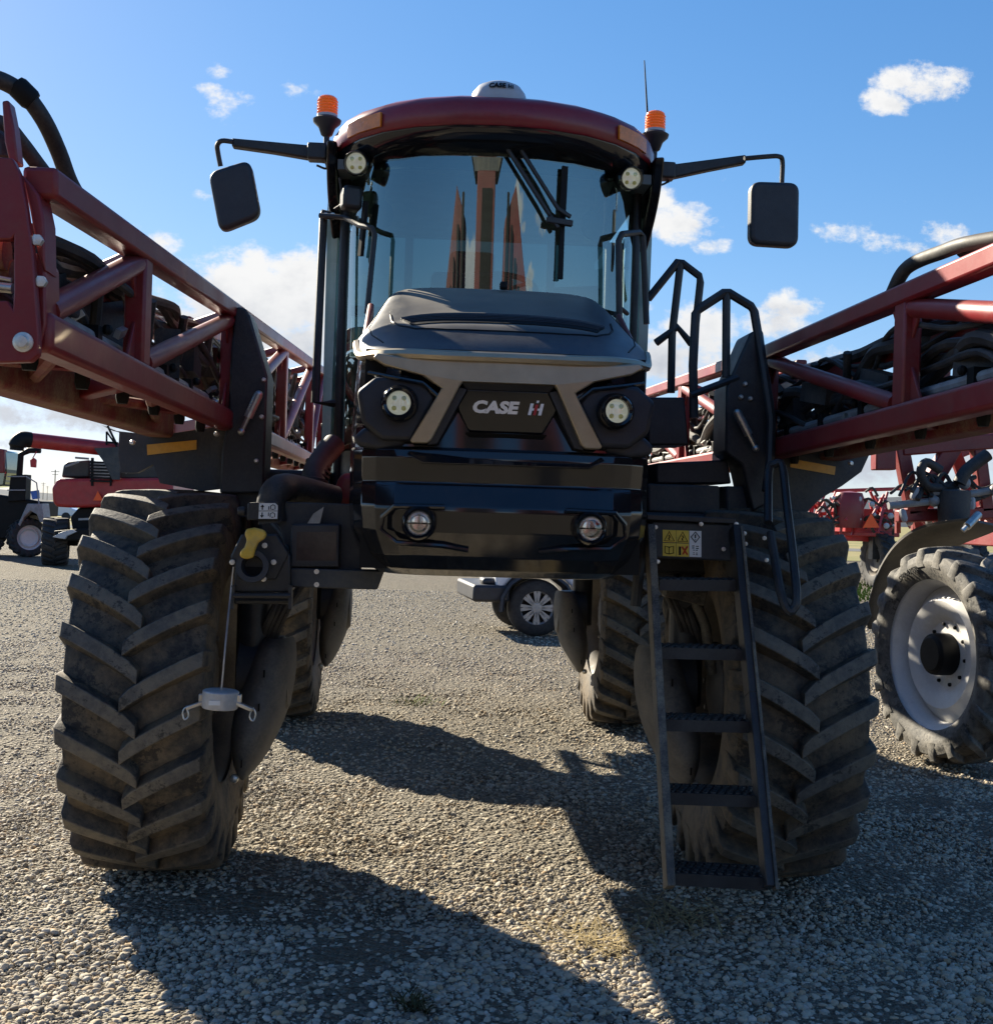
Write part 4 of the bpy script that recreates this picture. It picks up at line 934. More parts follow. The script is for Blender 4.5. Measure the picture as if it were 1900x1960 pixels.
    b = MB()
    for k in range(14):
        y = rr.uniform(yn+.2, yf-.5); b.box((xi+s*rr.uniform(.02, .06), y, rr.choice([zl+.065, zl+.13])), (.02, .05, .03), (rr.uniform(0, 1), rr.uniform(0, 1), 0))
    build_each(b, 'clamp', 'steel', bo)
    return bo
bL = boom(-1, -1.29, -1.60, 2.15, lambda y: 2.69+.06*y, 2.12, -2.95, 6.2, (-1.9, 0, 2.3, 4.4, 5.6), -.02, 3, None)
bR = boom(1, 1.43, 1.72, 2.10, lambda y: 2.605+.032*y, 2.12, -3.3, 6.2, (-1.62, .12, 2.1, 4.2, 5.5), -.0, 8, None)
b = MB(); b.prism([(1.36, -3.34, 2.02), (1.80, -3.34, 2.02), (1.82, -3.34, 2.40), (1.62, -3.34, 2.78), (1.36, -3.34, 2.78)], (0, .035, 0)); b.build('end_plate', 'red', bR, bevel=.006)
for o_ in [bR]+list(bR.children):        # the right boom cradle carries its boom nose up
    for v in o_.data.vertices:
        if v.co.y < .099: v.co.z += .024*(.1-v.co.y)
b = MB(); b.prism([at(x, y, -2.2) for x, y in ((134, 604), (156, 592), (162, 602), (140, 615))], (0, .01, 0)); b.build('paper_tag', 'decalw', bL)
# end plate, bolts and mast at the near tip of the left boom
b = MB(); P = [(-160, 300), (0, 300), (24, 302), (38, 332), (50, 395), (62, 480), (74, 640), (73, 678), (58, 692), (0, 694), (-160, 700)]
for P in ([(-160, 300), (0, 300), (24, 302), (38, 332), (50, 395), (58, 452), (26, 452), (20, 458), (-160, 458)], [(58, 452), (62, 480), (70, 590), (24, 590), (26, 560), (26, 452)], [(24, 590), (70, 590), (74, 640), (73, 678), (58, 692), (0, 694), (-160, 700), (-160, 575), (14, 575)]):
    b.prism([at(x, y, -3.0) for x, y in P], (0, .03, 0))
q = b.build('end_plate', 'red', bL, bevel=.004)
b = MB(); b.tube([at(-90, 480, -2.9), at(14, 486, -2.9)], .04, 16); b.tube([at(-90, 500, -2.86), at(25, 520, -2.86)], .03, 12); b.build('hydraulic_cylinder', 'red_dirty', bL)
b = MB(); b.tube([at(-60, 542, -2.93), at(24, 552, -2.93)], .013, 12); b.tube([at(-60, 520, -2.93), at(22, 536, -2.93)], .006, 8); b.build('piston_rod', 'steel', bL)
b = MB(); b.tube([at(-60, 560, -2.9), at(0, 572, -2.88), at(30, 600, -2.85)], .02, 10, smooth=3); b.box(at(-20, 540, -2.75), (.3, .1, .25)); b.build('hose_bundle', 'hose', bL)
b = MB(); b.prism([at(x, y, -2.97) for x, y in ((40, 332), (56, 400), (70, 480), (86, 520), (84, 420), (74, 372), (60, 352))], (0, .10, 0)); b.prism([at(x, y, -2.96) for x, y in ((66, 480), (86, 500), (88, 620), (76, 660))], (0, .12, 0)); b.build('hinge_bracket', 'red', bL, bevel=.006)
b = MB(); b.prism([at(x, y, -2.95) for x, y in ((3, 192), (16, 190), (26, 240), (34, 310), (18, 310), (8, 270))], (0, .05, 0)); b.build('mast', 'red', bL, bevel=.005)
b = MB(); b.lathe([(.024, 0), (.024, .006), (.016, .008), (.014, .02), (0, .022)], at(45, 655, -3.0), (0, -1, 0), 18)
for x, y in ((74, 461), (81, 540)): b.lathe([(.014, 0), (.014, .016), (0, .018)], at(x, y, -2.975), (0, -1, -.0), 6)
build_each(b, 'bolt', 'bolt', bL)
b = MB(); b.tube([at(-60, 145, -2.75), at(-10, 150, -2.75), at(25, 165, -2.72), at(52, 185, -2.7), at(85, 232, -2.65), at(112, 290, -2.55), at(135, 350, -2.45), at(165, 392, -2.3), at(222, 436, -2.1)], .023, 14, smooth=5)
b.tube([at(-40, 225, -2.8), at(10, 240, -2.8), at(40, 272, -2.75), at(80, 325, -2.68), at(118, 372, -2.55), at(150, 388, -2.45)], .021, 12, smooth=5)
b.tube([at(-30, 250, -2.85), at(5, 270, -2.85), at(8, 300, -2.85)], .02, 10, smooth=4); b.build('boom_hose', 'hose', bL)
b = MB(); b.lathe([(.026, -.03), (.030, -.02), (.030, .02), (.026, .03)], at(46, 178, -2.71), (at(60, 192, -2.7)-at(40, 172, -2.71)), 14); b.lathe([(.027, -.01), (.027, .01)], at(160, 387, -2.32), (1, .3, -.7), 14); build_each(b, 'hose_clamp', 'ink', bL)
b = MB(); b.tube([at(1708, 560, -1.5), at(1722, 530, -1.55), at(1737, 511, -1.6), at(1762, 497, -1.7), at(1800, 483, -1.85), at(1850, 466, -2.05), at(1960, 448, -2.3)], .026, 12, smooth=5); b.tube([at(1840, 482, -1.9), at(1870, 474, -2.0), at(1960, 452, -2.2)], .02, 10, smooth=4); b.build('boom_hose', 'hose', bR)

# ------------------------------------------------------------------ fill station on the near left of the nose
Yf = -.78
b = MB(); b.prism([at(x, y, Yf) for x, y in ((452, 1060), (556, 1060), (556, 1134), (446, 1134))], (0, .20, 0)); b.prism([at(x, y, Yf-.01) for x, y in ((440, 1066), (462, 1022), (530, 1022), (553, 1060), (528, 1110), (458, 1110))], (0, .05, 0)); fs = b.build('fill_station', 'black', SP, bevel=.008)
b = MB(); b.tube([at(446, 1140, Yf-.02), at(556, 1140, Yf-.02)], .012, 8); b.tube([at(446, 1150, Yf+.05), at(556, 1150, Yf+.05)], .014, 8); b.bar(at(448, 1120, Yf), at(444, 1165, Yf), .015, .05, (0, 1, 0)); b.bar(at(556, 1120, Yf), at(556, 1165, Yf), .015, .05, (0, 1, 0)); b.build('guard_bar', 'black', fs)
c = at(486, 1085, Yf-.02)
b = MB(); b.ring([(.038, -.04), (.058, -.04), (.062, .02), (.068, .03), (.068, .06), (.046, .06), (.040, .03)], c, (0, -1, .1), 32); b.build('coupler', 'plastic', fs)
b = MB(); b.lathe([(0, -.02), (.045, -.02), (.045, -.01), (0, -.01)], c, (0, -1, .1), 24, arc=1); b.build('coupler_bore', 'ink', fs)
hp_ = [(467, 1022), (471, 1012), (486, 1010), (504, 1014), (510, 1022), (506, 1032), (494, 1038), (488, 1052), (484, 1068), (470, 1071), (458, 1066), (460, 1054), (467, 1048), (472, 1034)]
b = MB(); b.prism([at(x, y, Yf-.10) for x, y in hp_], (0, .035, 0)); b.build('valve_handle', 'yellow', fs, bevel=.010, seg=3)
b = MB()
for px, py in ((445, 1076), (507, 1044), (524, 1076), (505, 1108)): b.lathe([(.012, 0), (.012, .012), (0, .014)], at(px, py, Yf-.012), (0, -1, 0), 8)
build_each(b, 'bolt', 'bolt', fs)
b = MB(); b.prism([at(x, y, Yf+.02) for x, y in ((474, 962), (530, 960), (534, 996), (472, 996))], (0, .10, 0)); b.tube([at(470, 978, Yf+.05), at(455, 978, Yf+.05)], .02, 10); swb = b.build('switch_box', 'black', fs, bevel=.006)
def sq(u, v, o=.004): return at(496+36*u-1.5*v, 963+30*v, Yf+.02-o)
b = MB(); b.prism([sq(0, 0), sq(.85, 0), sq(1, .15), sq(1, 1), sq(0, 1)], (0, .002, 0)); b.build('switch_decal', 'decalw', fs)
b = MB()
for v0, d in ((.10, 1), (.60, -1)):
    a0, a1 = (v0, v0+.32) if d > 0 else (v0+.32, v0)
    b.add([sq(.18, a0, .006), sq(.29, (a0*.55+a1*.45), .006), sq(.07, (a0*.55+a1*.45), .006)], [(0, 1, 2)]); b.tube([sq(.18, a0, .006), sq(.18, a1, .006)], .0022, 4)
    b.tube([sq(.52, a1, .006), sq(.52, a0+.1*d, .006)], .0018, 4); b.tube([sq(.62, v0+.3, .006), sq(.62, v0+.08, .006), sq(.74, v0, .006), sq(.86, v0+.08, .006), sq(.86, v0+.3, .006)], .0016, 4); b.tube([sq(.68, v0+.3, .006), sq(.80, v0+.3, .006)], .0016, 4)
b.tube([sq(0, .5, .006), sq(1, .5, .006)], .001, 4); b.build('switch_print', 'ink', fs)
# display
b = MB(); b.prism([at(x, y, Yf+.05) for x, y in ((557, 1003), (651, 1003), (649, 1086), (555, 1086))], (0, .07, 0)); ds = b.build('display_unit', 'plastic', SP, bevel=.008)
b = MB(); b.prism([at(x, y, Yf+.047) for x, y in ((568, 1018), (644, 1018), (643, 1073), (567, 1073))], (0, .004, 0)); b.build('screen', 'screen', ds)
b = MB()
for k in range(8): b.ring([(.005, 0), (.008, 0), (.008, .005), (.005, .005)], at(571+9.3*k, 1080, Yf+.05), (0, -1, 0), 12)
build_each(b, 'button', 'panel', ds)
b = MB(); b.prism([at(x, y, Yf+.04) for x, y in ((554, 1087), (735, 1093), (722, 1129), (556, 1124))], (0, .12, 0)); b.prism([at(x, y, Yf+.12) for x, y in ((520, 960), (690, 965), (690, 1095), (560, 1095))], (0, .10, 0)); bm_ = b.build('support_beam', 'panel', SP, bevel=.006)
b = MB()
for py in (1094, 1119): b.lathe([(.011, 0), (.011, .008), (.005, .008), (.004, .004), (0, .004)], at(606, py, Yf+.04), (0, -1, 0), 12)
build_each(b, 'bolt', 'bolt', bm_)
b = MB(); b.prism([at(x, y, Yf+.06) for x, y in ((600, 983), (620, 970), (612, 1002), (588, 1002))], (0, .03, 0)); b.build('bracket_plate', 'grey', SP)
b = MB(); b.tube([at(522, 1000, Yf+.10), at(518, 965, Yf+.10), at(530, 938, Yf+.13), at(560, 934, Yf+.25), at(640, 955, Yf+.4)], .062, 18, smooth=5); el = b.build('suction_hose', 'red_dirty' if False else 'hose', SP)
b = MB(); b.tube([at(604, 940, -.35), at(600, 910, -.3), at(615, 880, -.2), at(640, 850, -.1)], .055, 16, smooth=5)
for k in range(5): b.ring([(.056, 0), (.064, .004), (.064, .014), (.056, .018)], at(602+2*k, 925-9*k, -.32+.03*k), (.1, .25, 1), 18)
b.tube([at(540, 960, -.4), at(600, 970, -.4), at(660, 985, -.4)], .02, 8, smooth=4); b.tube([at(520, 1000, -.5), at(545, 1030, -.6), at(552, 1060, -.7)], .012, 8, smooth=4); b.tube([at(650, 990, -.55), at(600, 1000, -.5), at(560, 975, -.45), at(540, 1010, -.6)], .010, 8, smooth=4); b.build('air_hose', 'hose', SP)
b = MB(); b.prism([at(x, y, -.2) for x, y in ((632, 935), (642, 928), (652, 905), (690, 905), (690, 965), (640, 965))], (0, .5, 0)); b.build('corner_tank', 'red', SP, bevel=.03, seg=3)

# ------------------------------------------------------------------ grey shields in front of the wheel legs
def shield(x0, x1, y, s):
    """scoop shaped guard hanging inside the tyre; s = +1: the tyre lies towards -X"""
    w = x1-x0; rows = []
    for k, (z, a, c, f) in enumerate([(1.10, .55, .95, -.16), (1.06, .42, 1.0, -.24), (.95, .30, 1.02, -.30), (.80, .16, .97, -.36), (.66, .08, .84, -.40), (.54, .12, .66, -.38), (.46, .20, .52, -.32), (.435, .28, .44, -.26)]):
        rows.append([(x0+w*a, y+.05, z), (x0+w*(a+.02), y+f*.6, z), (x0+w*(a*.7+c*.3), y+f, z), (x0+w*(a*.3+c*.7), y+f*.95, z), (x0+w*(c-.03), y+f*.55, z), (x0+w*c, y+.05, z)])
    b = MB(); b.grid(rows); o = b.build('wheel_shield', 'shield', SP, subsurf=1, ang=180); md = o.modifiers.new('thick', 'SOLIDIFY'); md.thickness = .02
    b = MB()
    for u, k in ((.45, 2), (.62, 3), (.5, 5)): b.box(Vector(rows[k][2]).lerp(Vector(rows[k][3]), u)+Vector((0, -.004, 0)), (.008, .012, .035))
    build_each(b, 'slot', 'ink', o)
    b = MB(); b.ball((x0+w*.25, y-.28, .45), .022, 8, 6); b.build('shield_bolt', 'bolt', o)
    b = MB(); b.lathe([(.20, -.1), (.20, .10), (.15, .14), (.0, .15)], ((x0+x1)/2, y, .90), (1 if s > 0 else -1, 0, 0), 24); b.build('wheel_motor', 'black', o)
    return o
shield(-1.25, -.93, .08, 1); shield(1.12, .78, .08, -1); shield(-1.16, -.87, 4.2, 1); shield(1.15, .84, 4.2, -1)
b = MB()
for s in (-1, 1):
    for k in range(4): b.tube([(s*(.75+.05*k), .15, 1.55), (s*(.9+.04*k), -.05, 1.35-.03*k), (s*(1.02+.02*k), .0, 1.1), (s*1.05, .05, .9)], .014+.004*(k % 2), 8, smooth=4)
b.build('leg_hoses', 'hose', SP)
b = MB(); b.tube([at(1330, 1150, -.05), at(1350, 1200, -.05), at(1362, 1290, -.02)], .028, 10); b.box(at(1310, 1135, -.1), (.2, .1, .08), (0, .2, 0)); b.build('steering_cylinder', 'rail', SP, bevel=.006)

# ------------------------------------------------------------------ coupler dust cap hanging on its lanyard
cc = at(422, 1335, -.95)
DC = thing('coupler_cap', 'round grey dust cap with two lever arms dangling on a thin cable beside a tyre', 'dust cap', (cc.x, cc.y, cc.z-.05), surveyed=True)
b = MB(); b.lathe([(0, .030), (.066, .030), (.074, .026), (.074, -.035), (.070, -.045), (.060, -.045), (.058, .01), (0, .012)], cc, (.05, 0, 1), 32, arc=1); cp = b.build('cap', 'cap', DC, bevel=.003)
for s in (-1, 1):
    b = MB(); e = cc+Vector((s*.135, -.02, -.045)); b.bar(cc+Vector((s*.062, -.01, -.018)), e, .026, .016); b.box(cc+Vector((s*.07, -.005, -.01)), (.03, .03, .05)); b.build('lever', 'steel', DC, bevel=.003)
    b = MB(); b.tube([e+Vector((0, 0, .004)), e+Vector((s*.012, 0, -.018)), e+Vector((s*.004, 0, -.045)), e+Vector((-s*.012, 0, -.03))], .0035, 6, smooth=4, closed=True); b.build('pull_ring', 'steel', DC)
b = MB(); b.tube([cc+Vector((0, 0, .03)), cc+Vector((.004, 0, .05)), at(432, 1230, -.93), at(441, 1140, Yf-.03), at(447, 1085, Yf-.02)], .0045, 6, smooth=3); b.build('lanyard', 'steel', DC)
b = MB(); b.box(cc+Vector((-.012, -.0745, -.012)), (.045, .004, .018)); b.build('cap_label', 'decalw', DC)

# ------------------------------------------------------------------ neighbouring machines
S2 = thing('field_sprayer', 'red field sprayer with pale steel rim and beige fender at the right edge', 'sprayer', (3.4, 2.6, 0), surveyed=True)
wc = at(1792, 1252, 2.75); R2 = .805
w = hub_mb(.155, .0, .17, -1, 10, .225); wo = w.build('wheel', 'ink', S2, bevel=.006); wo.matrix_parent_inverse = Matrix.Translation(S2.location).inverted(); wo.location = (wc.x+.10, wc.y, R2-.01); wo.rotation_euler = (.1, 0, R_(9))
tyre_mb(R2, .40, .555, 20, .045, .075, R_(15), .32, .07).build('tyre', 'tyre2', wo, bevel=.008, ang=40)
rim_mb(.555, .32, .11, .2, -1).build('rim', 'rim', wo)
b = MB()
for k, (ch) in enumerate('SPRAYER'):
    pass
def side_txt(x, y, z):
    a = R_(118)-x/.632; r = .632+y
    return (-.216-z, -r*math.cos(a), r*math.sin(a))
text_mb('SPRAYER', .066, side_txt, 0, .003, .001).build('lettering', 'ink', wo)
# fender arc behind and over the tyre
b = MB(); Yo = (3.7, 3.65, 3.55, 3.4, 3.2, 3.0, 2.75, 2.65)
fo_ = [(1657, 1205), (1661, 1150), (1673, 1105), (1696, 1058), (1728, 1022), (1768, 1002), (1818, 995), (1862, 990)]; fi_ = [(1692, 1208), (1694, 1150), (1705, 1108), (1727, 1070), (1757, 1040), (1786, 1026), (1825, 1012), (1864, 996)]
b.grid([[at(x0, y0, y), at(x0+6, y0-2, y-.01), at(x0+.55*(x1-x0)+4, y0+.55*(y1-y0)-3, y+.05), at(x1, y1, y+.12), at(x1+(60 if y1 < 1120 else 12), y1+8, y+.25)] for (x0, y0), (x1, y1), y in zip(fo_, fi_, Yo)])
fo = b.build('fender', 'beige', S2, subsurf=2, ang=180); md = fo.modifiers.new('thick', 'SOLIDIFY'); md.thickness = .02
Y2 = 3.2
def bb(mb, p, q, w, h, Y=Y2, Yq=None): mb.bar(at(*p, Y), at(*q, Yq if Yq is not None else Y), w, h, (0, 1, 0))
b = MB(); bb(b, (1716, 988), (1990, 978), .10, .10); bb(b, (1745, 1004), (1990, 1012), .08, .08, 4.2); b.box(at(1850, 1020, 4.0)+Vector((1.9, 1.2, 0)), (2.4, 3.0, .25)); b.bar(at(1850, 1090, 2.9)+Vector((.3, 0, .1)), at(1850, 1250, 2.5)+Vector((.35, 0, 0)), .2, .2, (0, 1, 0)); b.build('frame', 'red', S2, bevel=.015)
b = MB(); bb(b, (1722, 850), (1748, 985), .11, .10); bb(b, (1822, 855), (1745, 985), .14, .10); bb(b, (1868, 840), (1886, 980), .10, .10); bb(b, (1822, 855), (1868, 975), .10, .06, 3.4); bb(b, (1722, 858), (1990, 838), .12, .12); bb(b, (1800, 880), (1990, 800), .10, .10, 4.0); build_each(b, 'lift_bar', 'red', S2, bevel=.012)
b = MB(); rr = random.Random(31)
for k in range(16):
    x0 = rr.uniform(1715, 1890); bb(b, (x0, rr.uniform(960, 985)), (x0+rr.uniform(-25, 40), rr.uniform(1000, 1030)), .035, .04, 3.3+rr.uniform(0, .8))
build_each(b, 'brace', 'red', S2)
b = MB()
for k in range(12):
    x0 = rr.uniform(1720, 1890); y0 = rr.uniform(940, 1015); c = at(x0, y0, 3.0+rr.uniform(0, .3)); b.lathe([(.018, -.05), (.028, -.03), (.028, .03), (.014, .05)], c, (rr.uniform(-.5, .5), 0, 1), 8)
build_each(b, 'nozzle', 'dome', S2)
b = MB(); bb(b, (1690, 862), (1690, 900), .16, .12, 3.15); b.build('light_bracket', 'red', S2, bevel=.01)
b = MB()
for q in ([(1782, 960), (1830, 950), (1890, 940), (1960, 935)], [(1700, 968), (1760, 962), (1800, 958)]): b.tube([at(x, y, 3.05) for x, y in q], .03, 10)
for x, y in ((1788, 958), (1832, 948), (1905, 938), (1790, 940), (1845, 925)): b.ball(at(x, y, 3.03), .05, 10, 6)
b.build('spray_pipe', 'grey', S2)
b = MB(); rr = random.Random(5)
for k in range(9):
    x0 = rr.uniform(1700, 1850); b.tube([at(x0, rr.uniform(930, 960), 3.0), at(x0+25, rr.uniform(900, 930), 3.1), at(x0+60, rr.uniform(930, 960), 3.05), at(x0+110, rr.uniform(900, 950), 3.1)], rr.choice([.012, .016, .02]), 8, smooth=5)
b.tube([at(1800, 900, 3.0), at(1772, 885, 3.0), at(1762, 905, 3.0), at(1775, 930, 3.0), at(1800, 935, 3.0)], .035, 12, smooth=5)
b.tube([at(1890, 870, 3.0), at(1850, 900, 3.0), at(1835, 925, 3.0)], .05, 12, smooth=5); b.build('hose', 'hose', S2)
b = MB(); b.tube([at(1850, 1008, 2.6), at(1872, 985, 2.7)], .03, 10); b.tube([at(1842, 1016, 2.6), at(1850, 1008, 2.6)], .02, 8); b.build('cylinder', 'steel', S2)
b = MB(); b.lathe([(.11, -.12), (.12, 0), (.12, .14), (.10, .15), (0, .15)], at(1825, 975, 3.0), (0, 0, 1), 20); b.build('canister', 'panel', S2)

# boom sprayer far behind on the right: a tangle of red frames with a slow vehicle triangle
p3 = at(1640, 1112, 26); S3 = thing('trailed_sprayer', 'distant red boom sprayer with an orange warning triangle seen beyond the right front tyre', 'sprayer', (p3.x, p3.y, 0), surveyed=True)
Y3 = 26.0; sc3 = 26+5.94
rr = random.Random(21)
b = MB(); bb(b, (1560, 1020), (1720, 1024), .12, .12, Y3); bb(b, (1545, 985), (1730, 975), .10, .10, Y3+.5); bb(b, (1580, 940), (1740, 935), .1, .1, Y3+.8); b.box(at(1650, 1005, Y3+1.0), (1.4, 1.2, .9)); b.build('frame', 'redfar', S3, bevel=.02)
b = MB()
for k in range(34):
    x0, x1 = rr.uniform(1545, 1720), 0; x1 = x0+rr.uniform(-35, 35); b.bar(at(x0, rr.uniform(940, 965), Y3-.2+rr.uniform(-.4, .8)), at(x1, rr.uniform(985, 1030), Y3-.2+rr.uniform(-.4, .8)), .06, .06, (0, 1, 0))
b.build('boom_lattice', 'redfar', S3)
b = MB()
for k in range(26):
    x0 = rr.uniform(1550, 1720); y0 = rr.uniform(940, 1020); b.tube([at(x0, y0, Y3-.3), at(x0+rr.uniform(5, 18), y0-8, Y3-.4), at(x0+rr.uniform(15, 35), y0+rr.uniform(-5, 20), Y3-.3)], .035, 6, smooth=3)
b.build('hose', 'hose', S3)
b = MB()
for k in range(14): b.ball(at(rr.uniform(1560, 1720), rr.uniform(950, 1020), Y3-.5), rr.uniform(.04, .09), 8, 5)
build_each(b, 'nozzle_cap', 'dome', S3)
b = MB(); b.lathe([(.0, -.5), (.36, -.5), (.40, -.3), (.40, .3), (.34, .45), (.0, .5)], at(1624, 975, Y3-.2), (0, 0, 1), 20, arc=1); b.build('tank', 'red', S3)
b = MB(); b.prism([at(x, y, Y3-.75) for x, y in ((1651, 1010), (1667, 982), (1683, 1010))], (0, .02, 0)); b.build('warning_triangle', 'smv', S3)
c3 = at(1675, 1080, Y3+.2); c3.z = .78
for dx in (0.1, 2.6):
    b = tyre_mb(.78, .45, .45, 20, .04, .08, R_(15), .38); o = b.build('tyre', 'tyredark', S3); o.matrix_parent_inverse = Matrix.Translation(S3.location).inverted(); o.location = (c3.x+dx, c3.y, .77); o.rotation_euler = (0, 0, R_(4))
    b = rim_mb(.45, .38, .1, .2, -1); o = b.build('rim', 'darkrim', S3); o.matrix_parent_inverse = Matrix.Translation(S3.location).inverted(); o.location = (c3.x+dx, c3.y, .77); o.rotation_euler = (0, 0, R_(4))
b = MB(); b.bar((c3.x, c3.y, .78), (c3.x, c3.y, 1.4), .3, .3, (0, 1, 0)); b.bar((c3.x, c3.y, .78), (c3.x+2.6, c3.y, .78), .15, .15, (0, 1, 0)); b.build('axle', 'black', S3)

# combine harvester seen from behind on the left
pc = at(215, 1073, 25.5); pc.z = 0
CH = thing('combine_harvester', 'red combine harvester seen from behind with its unloading tube swung out and an orange triangle', 'combine', pc, surveyed=True)
Yc = pc.y
def cpx(x, y, Y=None): return at(x, y, Yc if Y is None else Y)
def cprism(mb, pts, d, Y=None): mb.prism([cpx(x, y, Y) for x, y in pts], (0, d, 0))
b = MB(); cprism(b, [(109, 916), (330, 914), (332, 966), (140, 972), (106, 970), (100, 960), (98, 934)], 3.0); b.build('body', 'redfar', CH, bevel=.08, seg=3)
b = MB(); cprism(b, [(117, 914), (121, 890), (128, 884), (172, 880), (172, 914)], 2.4, Yc+.2); cprism(b, [(225, 886), (310, 890), (310, 917), (225, 917)], 2.4, Yc+.2); b.build('engine_deck', 'black', CH, bevel=.05)
b = MB()
for k in range(7): b.box(cpx(194, 885+6*k, Yc-.05), (.55, .12, .045))
cprism(b, [(174, 876), (178, 876), (178, 930), (174, 930)], .1, Yc-.05); cprism(b, [(210, 876), (213, 876), (213, 930), (210, 930)], .1, Yc-.05); b.build('radiator_grille', 'ink', CH)
b = MB(); cprism(b, [(180, 858), (230, 855), (229, 918), (215, 918), (197, 882)], .06, Yc-.2); b.build('chopper_shield', 'panel', CH)
b = MB(); cprism(b, [(178, 958), (187, 940), (197, 958)], .03, Yc-.15); b.build('warning_triangle', 'smv', CH)
b = MB(); b.tube([cpx(56, 842, Yc-.6), cpx(232, 862, Yc+.3)], .19, 18); ub = b.build('unloading_tube', 'redfar', CH, ang=50)
b = MB(); b.tube([cpx(58, 842, Yc-.6), cpx(44, 841, Yc-.7), cpx(34, 850, Yc-.75), cpx(32, 862, Yc-.75)], [.2, .21, .21, .17], 16, smooth=4); b.build('spout', 'ink', CH)
b = MB()
for q in ([(125, 893), (140, 888), (150, 884)], [(144, 876), (170, 878)], [(240, 905), (255, 897), (268, 893)], [(228, 884), (290, 888)]): b.tube([cpx(x, y, Yc-.1) for x, y in q], .03, 6)
b.build('pipes', 'grey', CH)
b = MB(); bb(b, (206, 815), (224, 852), .05, .05, Yc); bb(b, (204, 826), (204, 852), .04, .04, Yc); bb(b, (204, 846), (226, 848), .05, .05, Yc); bb(b, (204, 826), (226, 858), .04, .04, Yc); b.build('rail', 'ink', CH)
b = MB(); cprism(b, [(150, 972), (320, 968), (318, 1022), (140, 1024), (134, 990)], 1.8, Yc+.3); cprism(b, [(102, 1016), (205, 1008), (205, 1034), (104, 1036)], .6, Yc-.4); b.build('straw_chopper', 'ink', CH, bevel=.04)
b = MB(); cprism(b, [(100, 1028), (118, 1018), (138, 1014), (146, 1018), (128, 1026), (124, 1032)], .3, Yc-.5); b.build('chaff_plate', 'dome', CH, bevel=.01)
b = MB(); cprism(b, [(150, 992), (205, 990), (205, 994), (150, 996)], .1, Yc-.1); b.build('tail_bar', 'grey', CH)
for x in (107, 300):
    q = cpx(x, 1028, Yc+.5); b = tyre_mb(.63, .62, .36, 18, .05, .09, R_(14), .5); o = b.build('tyre', 'tyredark', CH); o.matrix_parent_inverse = Matrix.Translation(pc).inverted(); o.location = (q.x, q.y, .62); o.rotation_euler = (0, 0, R_(12))
    b = rim_mb(.36, .5, .12, .15, -1); o = b.build('rim', 'darkrim', CH); o.matrix_parent_inverse = Matrix.Translation(pc).inverted(); o.location = (q.x, q.y, .62); o.rotation_euler = (0, 0, R_(12))
q0, q1 = cpx(107, 1028, Yc+.5), cpx(300, 1028, Yc+.5); b = MB(); b.bar((q0.x, q0.y, .62), (q1.x, q1.y, .62), .2, .2, (0, 1, 0)); b.build('rear_axle', 'ink', CH)

# tractor at the left edge
pt = at(30, 1050, 30); pt.z = 0
TR = thing('tractor', 'dark tractor with black exhaust and grey fender at the far left edge', 'tractor', pt, surveyed=True)
Yt = pt.y
b = MB(); cprism(b, [(-60, 940), (82, 960), (80, 990), (60, 985), (40, 1000), (36, 1030), (-60, 1034)], 1.6, Yt); b.build('chassis', 'ink', TR, bevel=.04)
b = MB(); cprism(b, [(20, 910), (50, 908), (48, 958), (14, 960)], .5, Yt-.1); b.tube([cpx(37, 912, Yt), cpx(40, 870, Yt), cpx(56, 862, Yt), cpx(78, 862, Yt)], .09, 10); b.build('exhaust', 'ink', TR, bevel=.02)
b = MB(); cprism(b, [(-60, 858), (10, 862), (13, 900), (8, 930), (-60, 934)], 1.2, Yt); b.build('cab', 'carglass', TR, bevel=.05)
b = MB(); cprism(b, [(-60, 850), (8, 860), (8, 905), (-60, 905)], .3, Yt-.1); b.build('cab_post', 'red', TR, bevel=.03)
b = MB(); cprism(b, [(52, 964), (80, 964), (84, 1000), (76, 1000), (70, 984), (58, 978), (46, 990), (38, 1008), (34, 1004)], .7, Yt-.3); b.build('fender', 'grey', TR, bevel=.02)
b = MB(); bb(b, (14, 912), (50, 912), .03, .03, Yt-.2); bb(b, (50, 912), (70, 924), .03, .03, Yt-.2); bb(b, (70, 924), (75, 968), .03, .03, Yt-.2); bb(b, (14, 938), (48, 938), .03, .03, Yt-.2); b.build('rail', 'grey', TR)
b = MB(); cprism(b, [(58, 940), (74, 938), (75, 954), (62, 956)], .06, Yt-.1); b.build('tool_box', 'blue', TR)
b = MB(); cprism(b, [(57, 880), (64, 876), (69, 880), (68, 895), (58, 894)], .1, Yt-.2); bb(b, (62, 878), (70, 864), .03, .03, Yt-.2); b.build('mirror', 'smvred', TR, bevel=.03)
for x, z in ((53, 1022), (-30, 1020)):
    q = cpx(x, z, Yt+.1); b = tyre_mb(.58, .5, .36, 20, .03, .07, R_(12), .4); o = b.build('tyre', 'tyredark', TR); o.matrix_parent_inverse = Matrix.Translation(pt).inverted(); o.location = (q.x, q.y, .57); o.rotation_euler = (0, 0, R_(125))
    b = rim_mb(.36, .4, .08, .15, -1); o = b.build('rim', 'rim', TR); o.matrix_parent_inverse = Matrix.Translation(pt).inverted(); o.location = (q.x, q.y, .57); o.rotation_euler = (0, 0, R_(125))

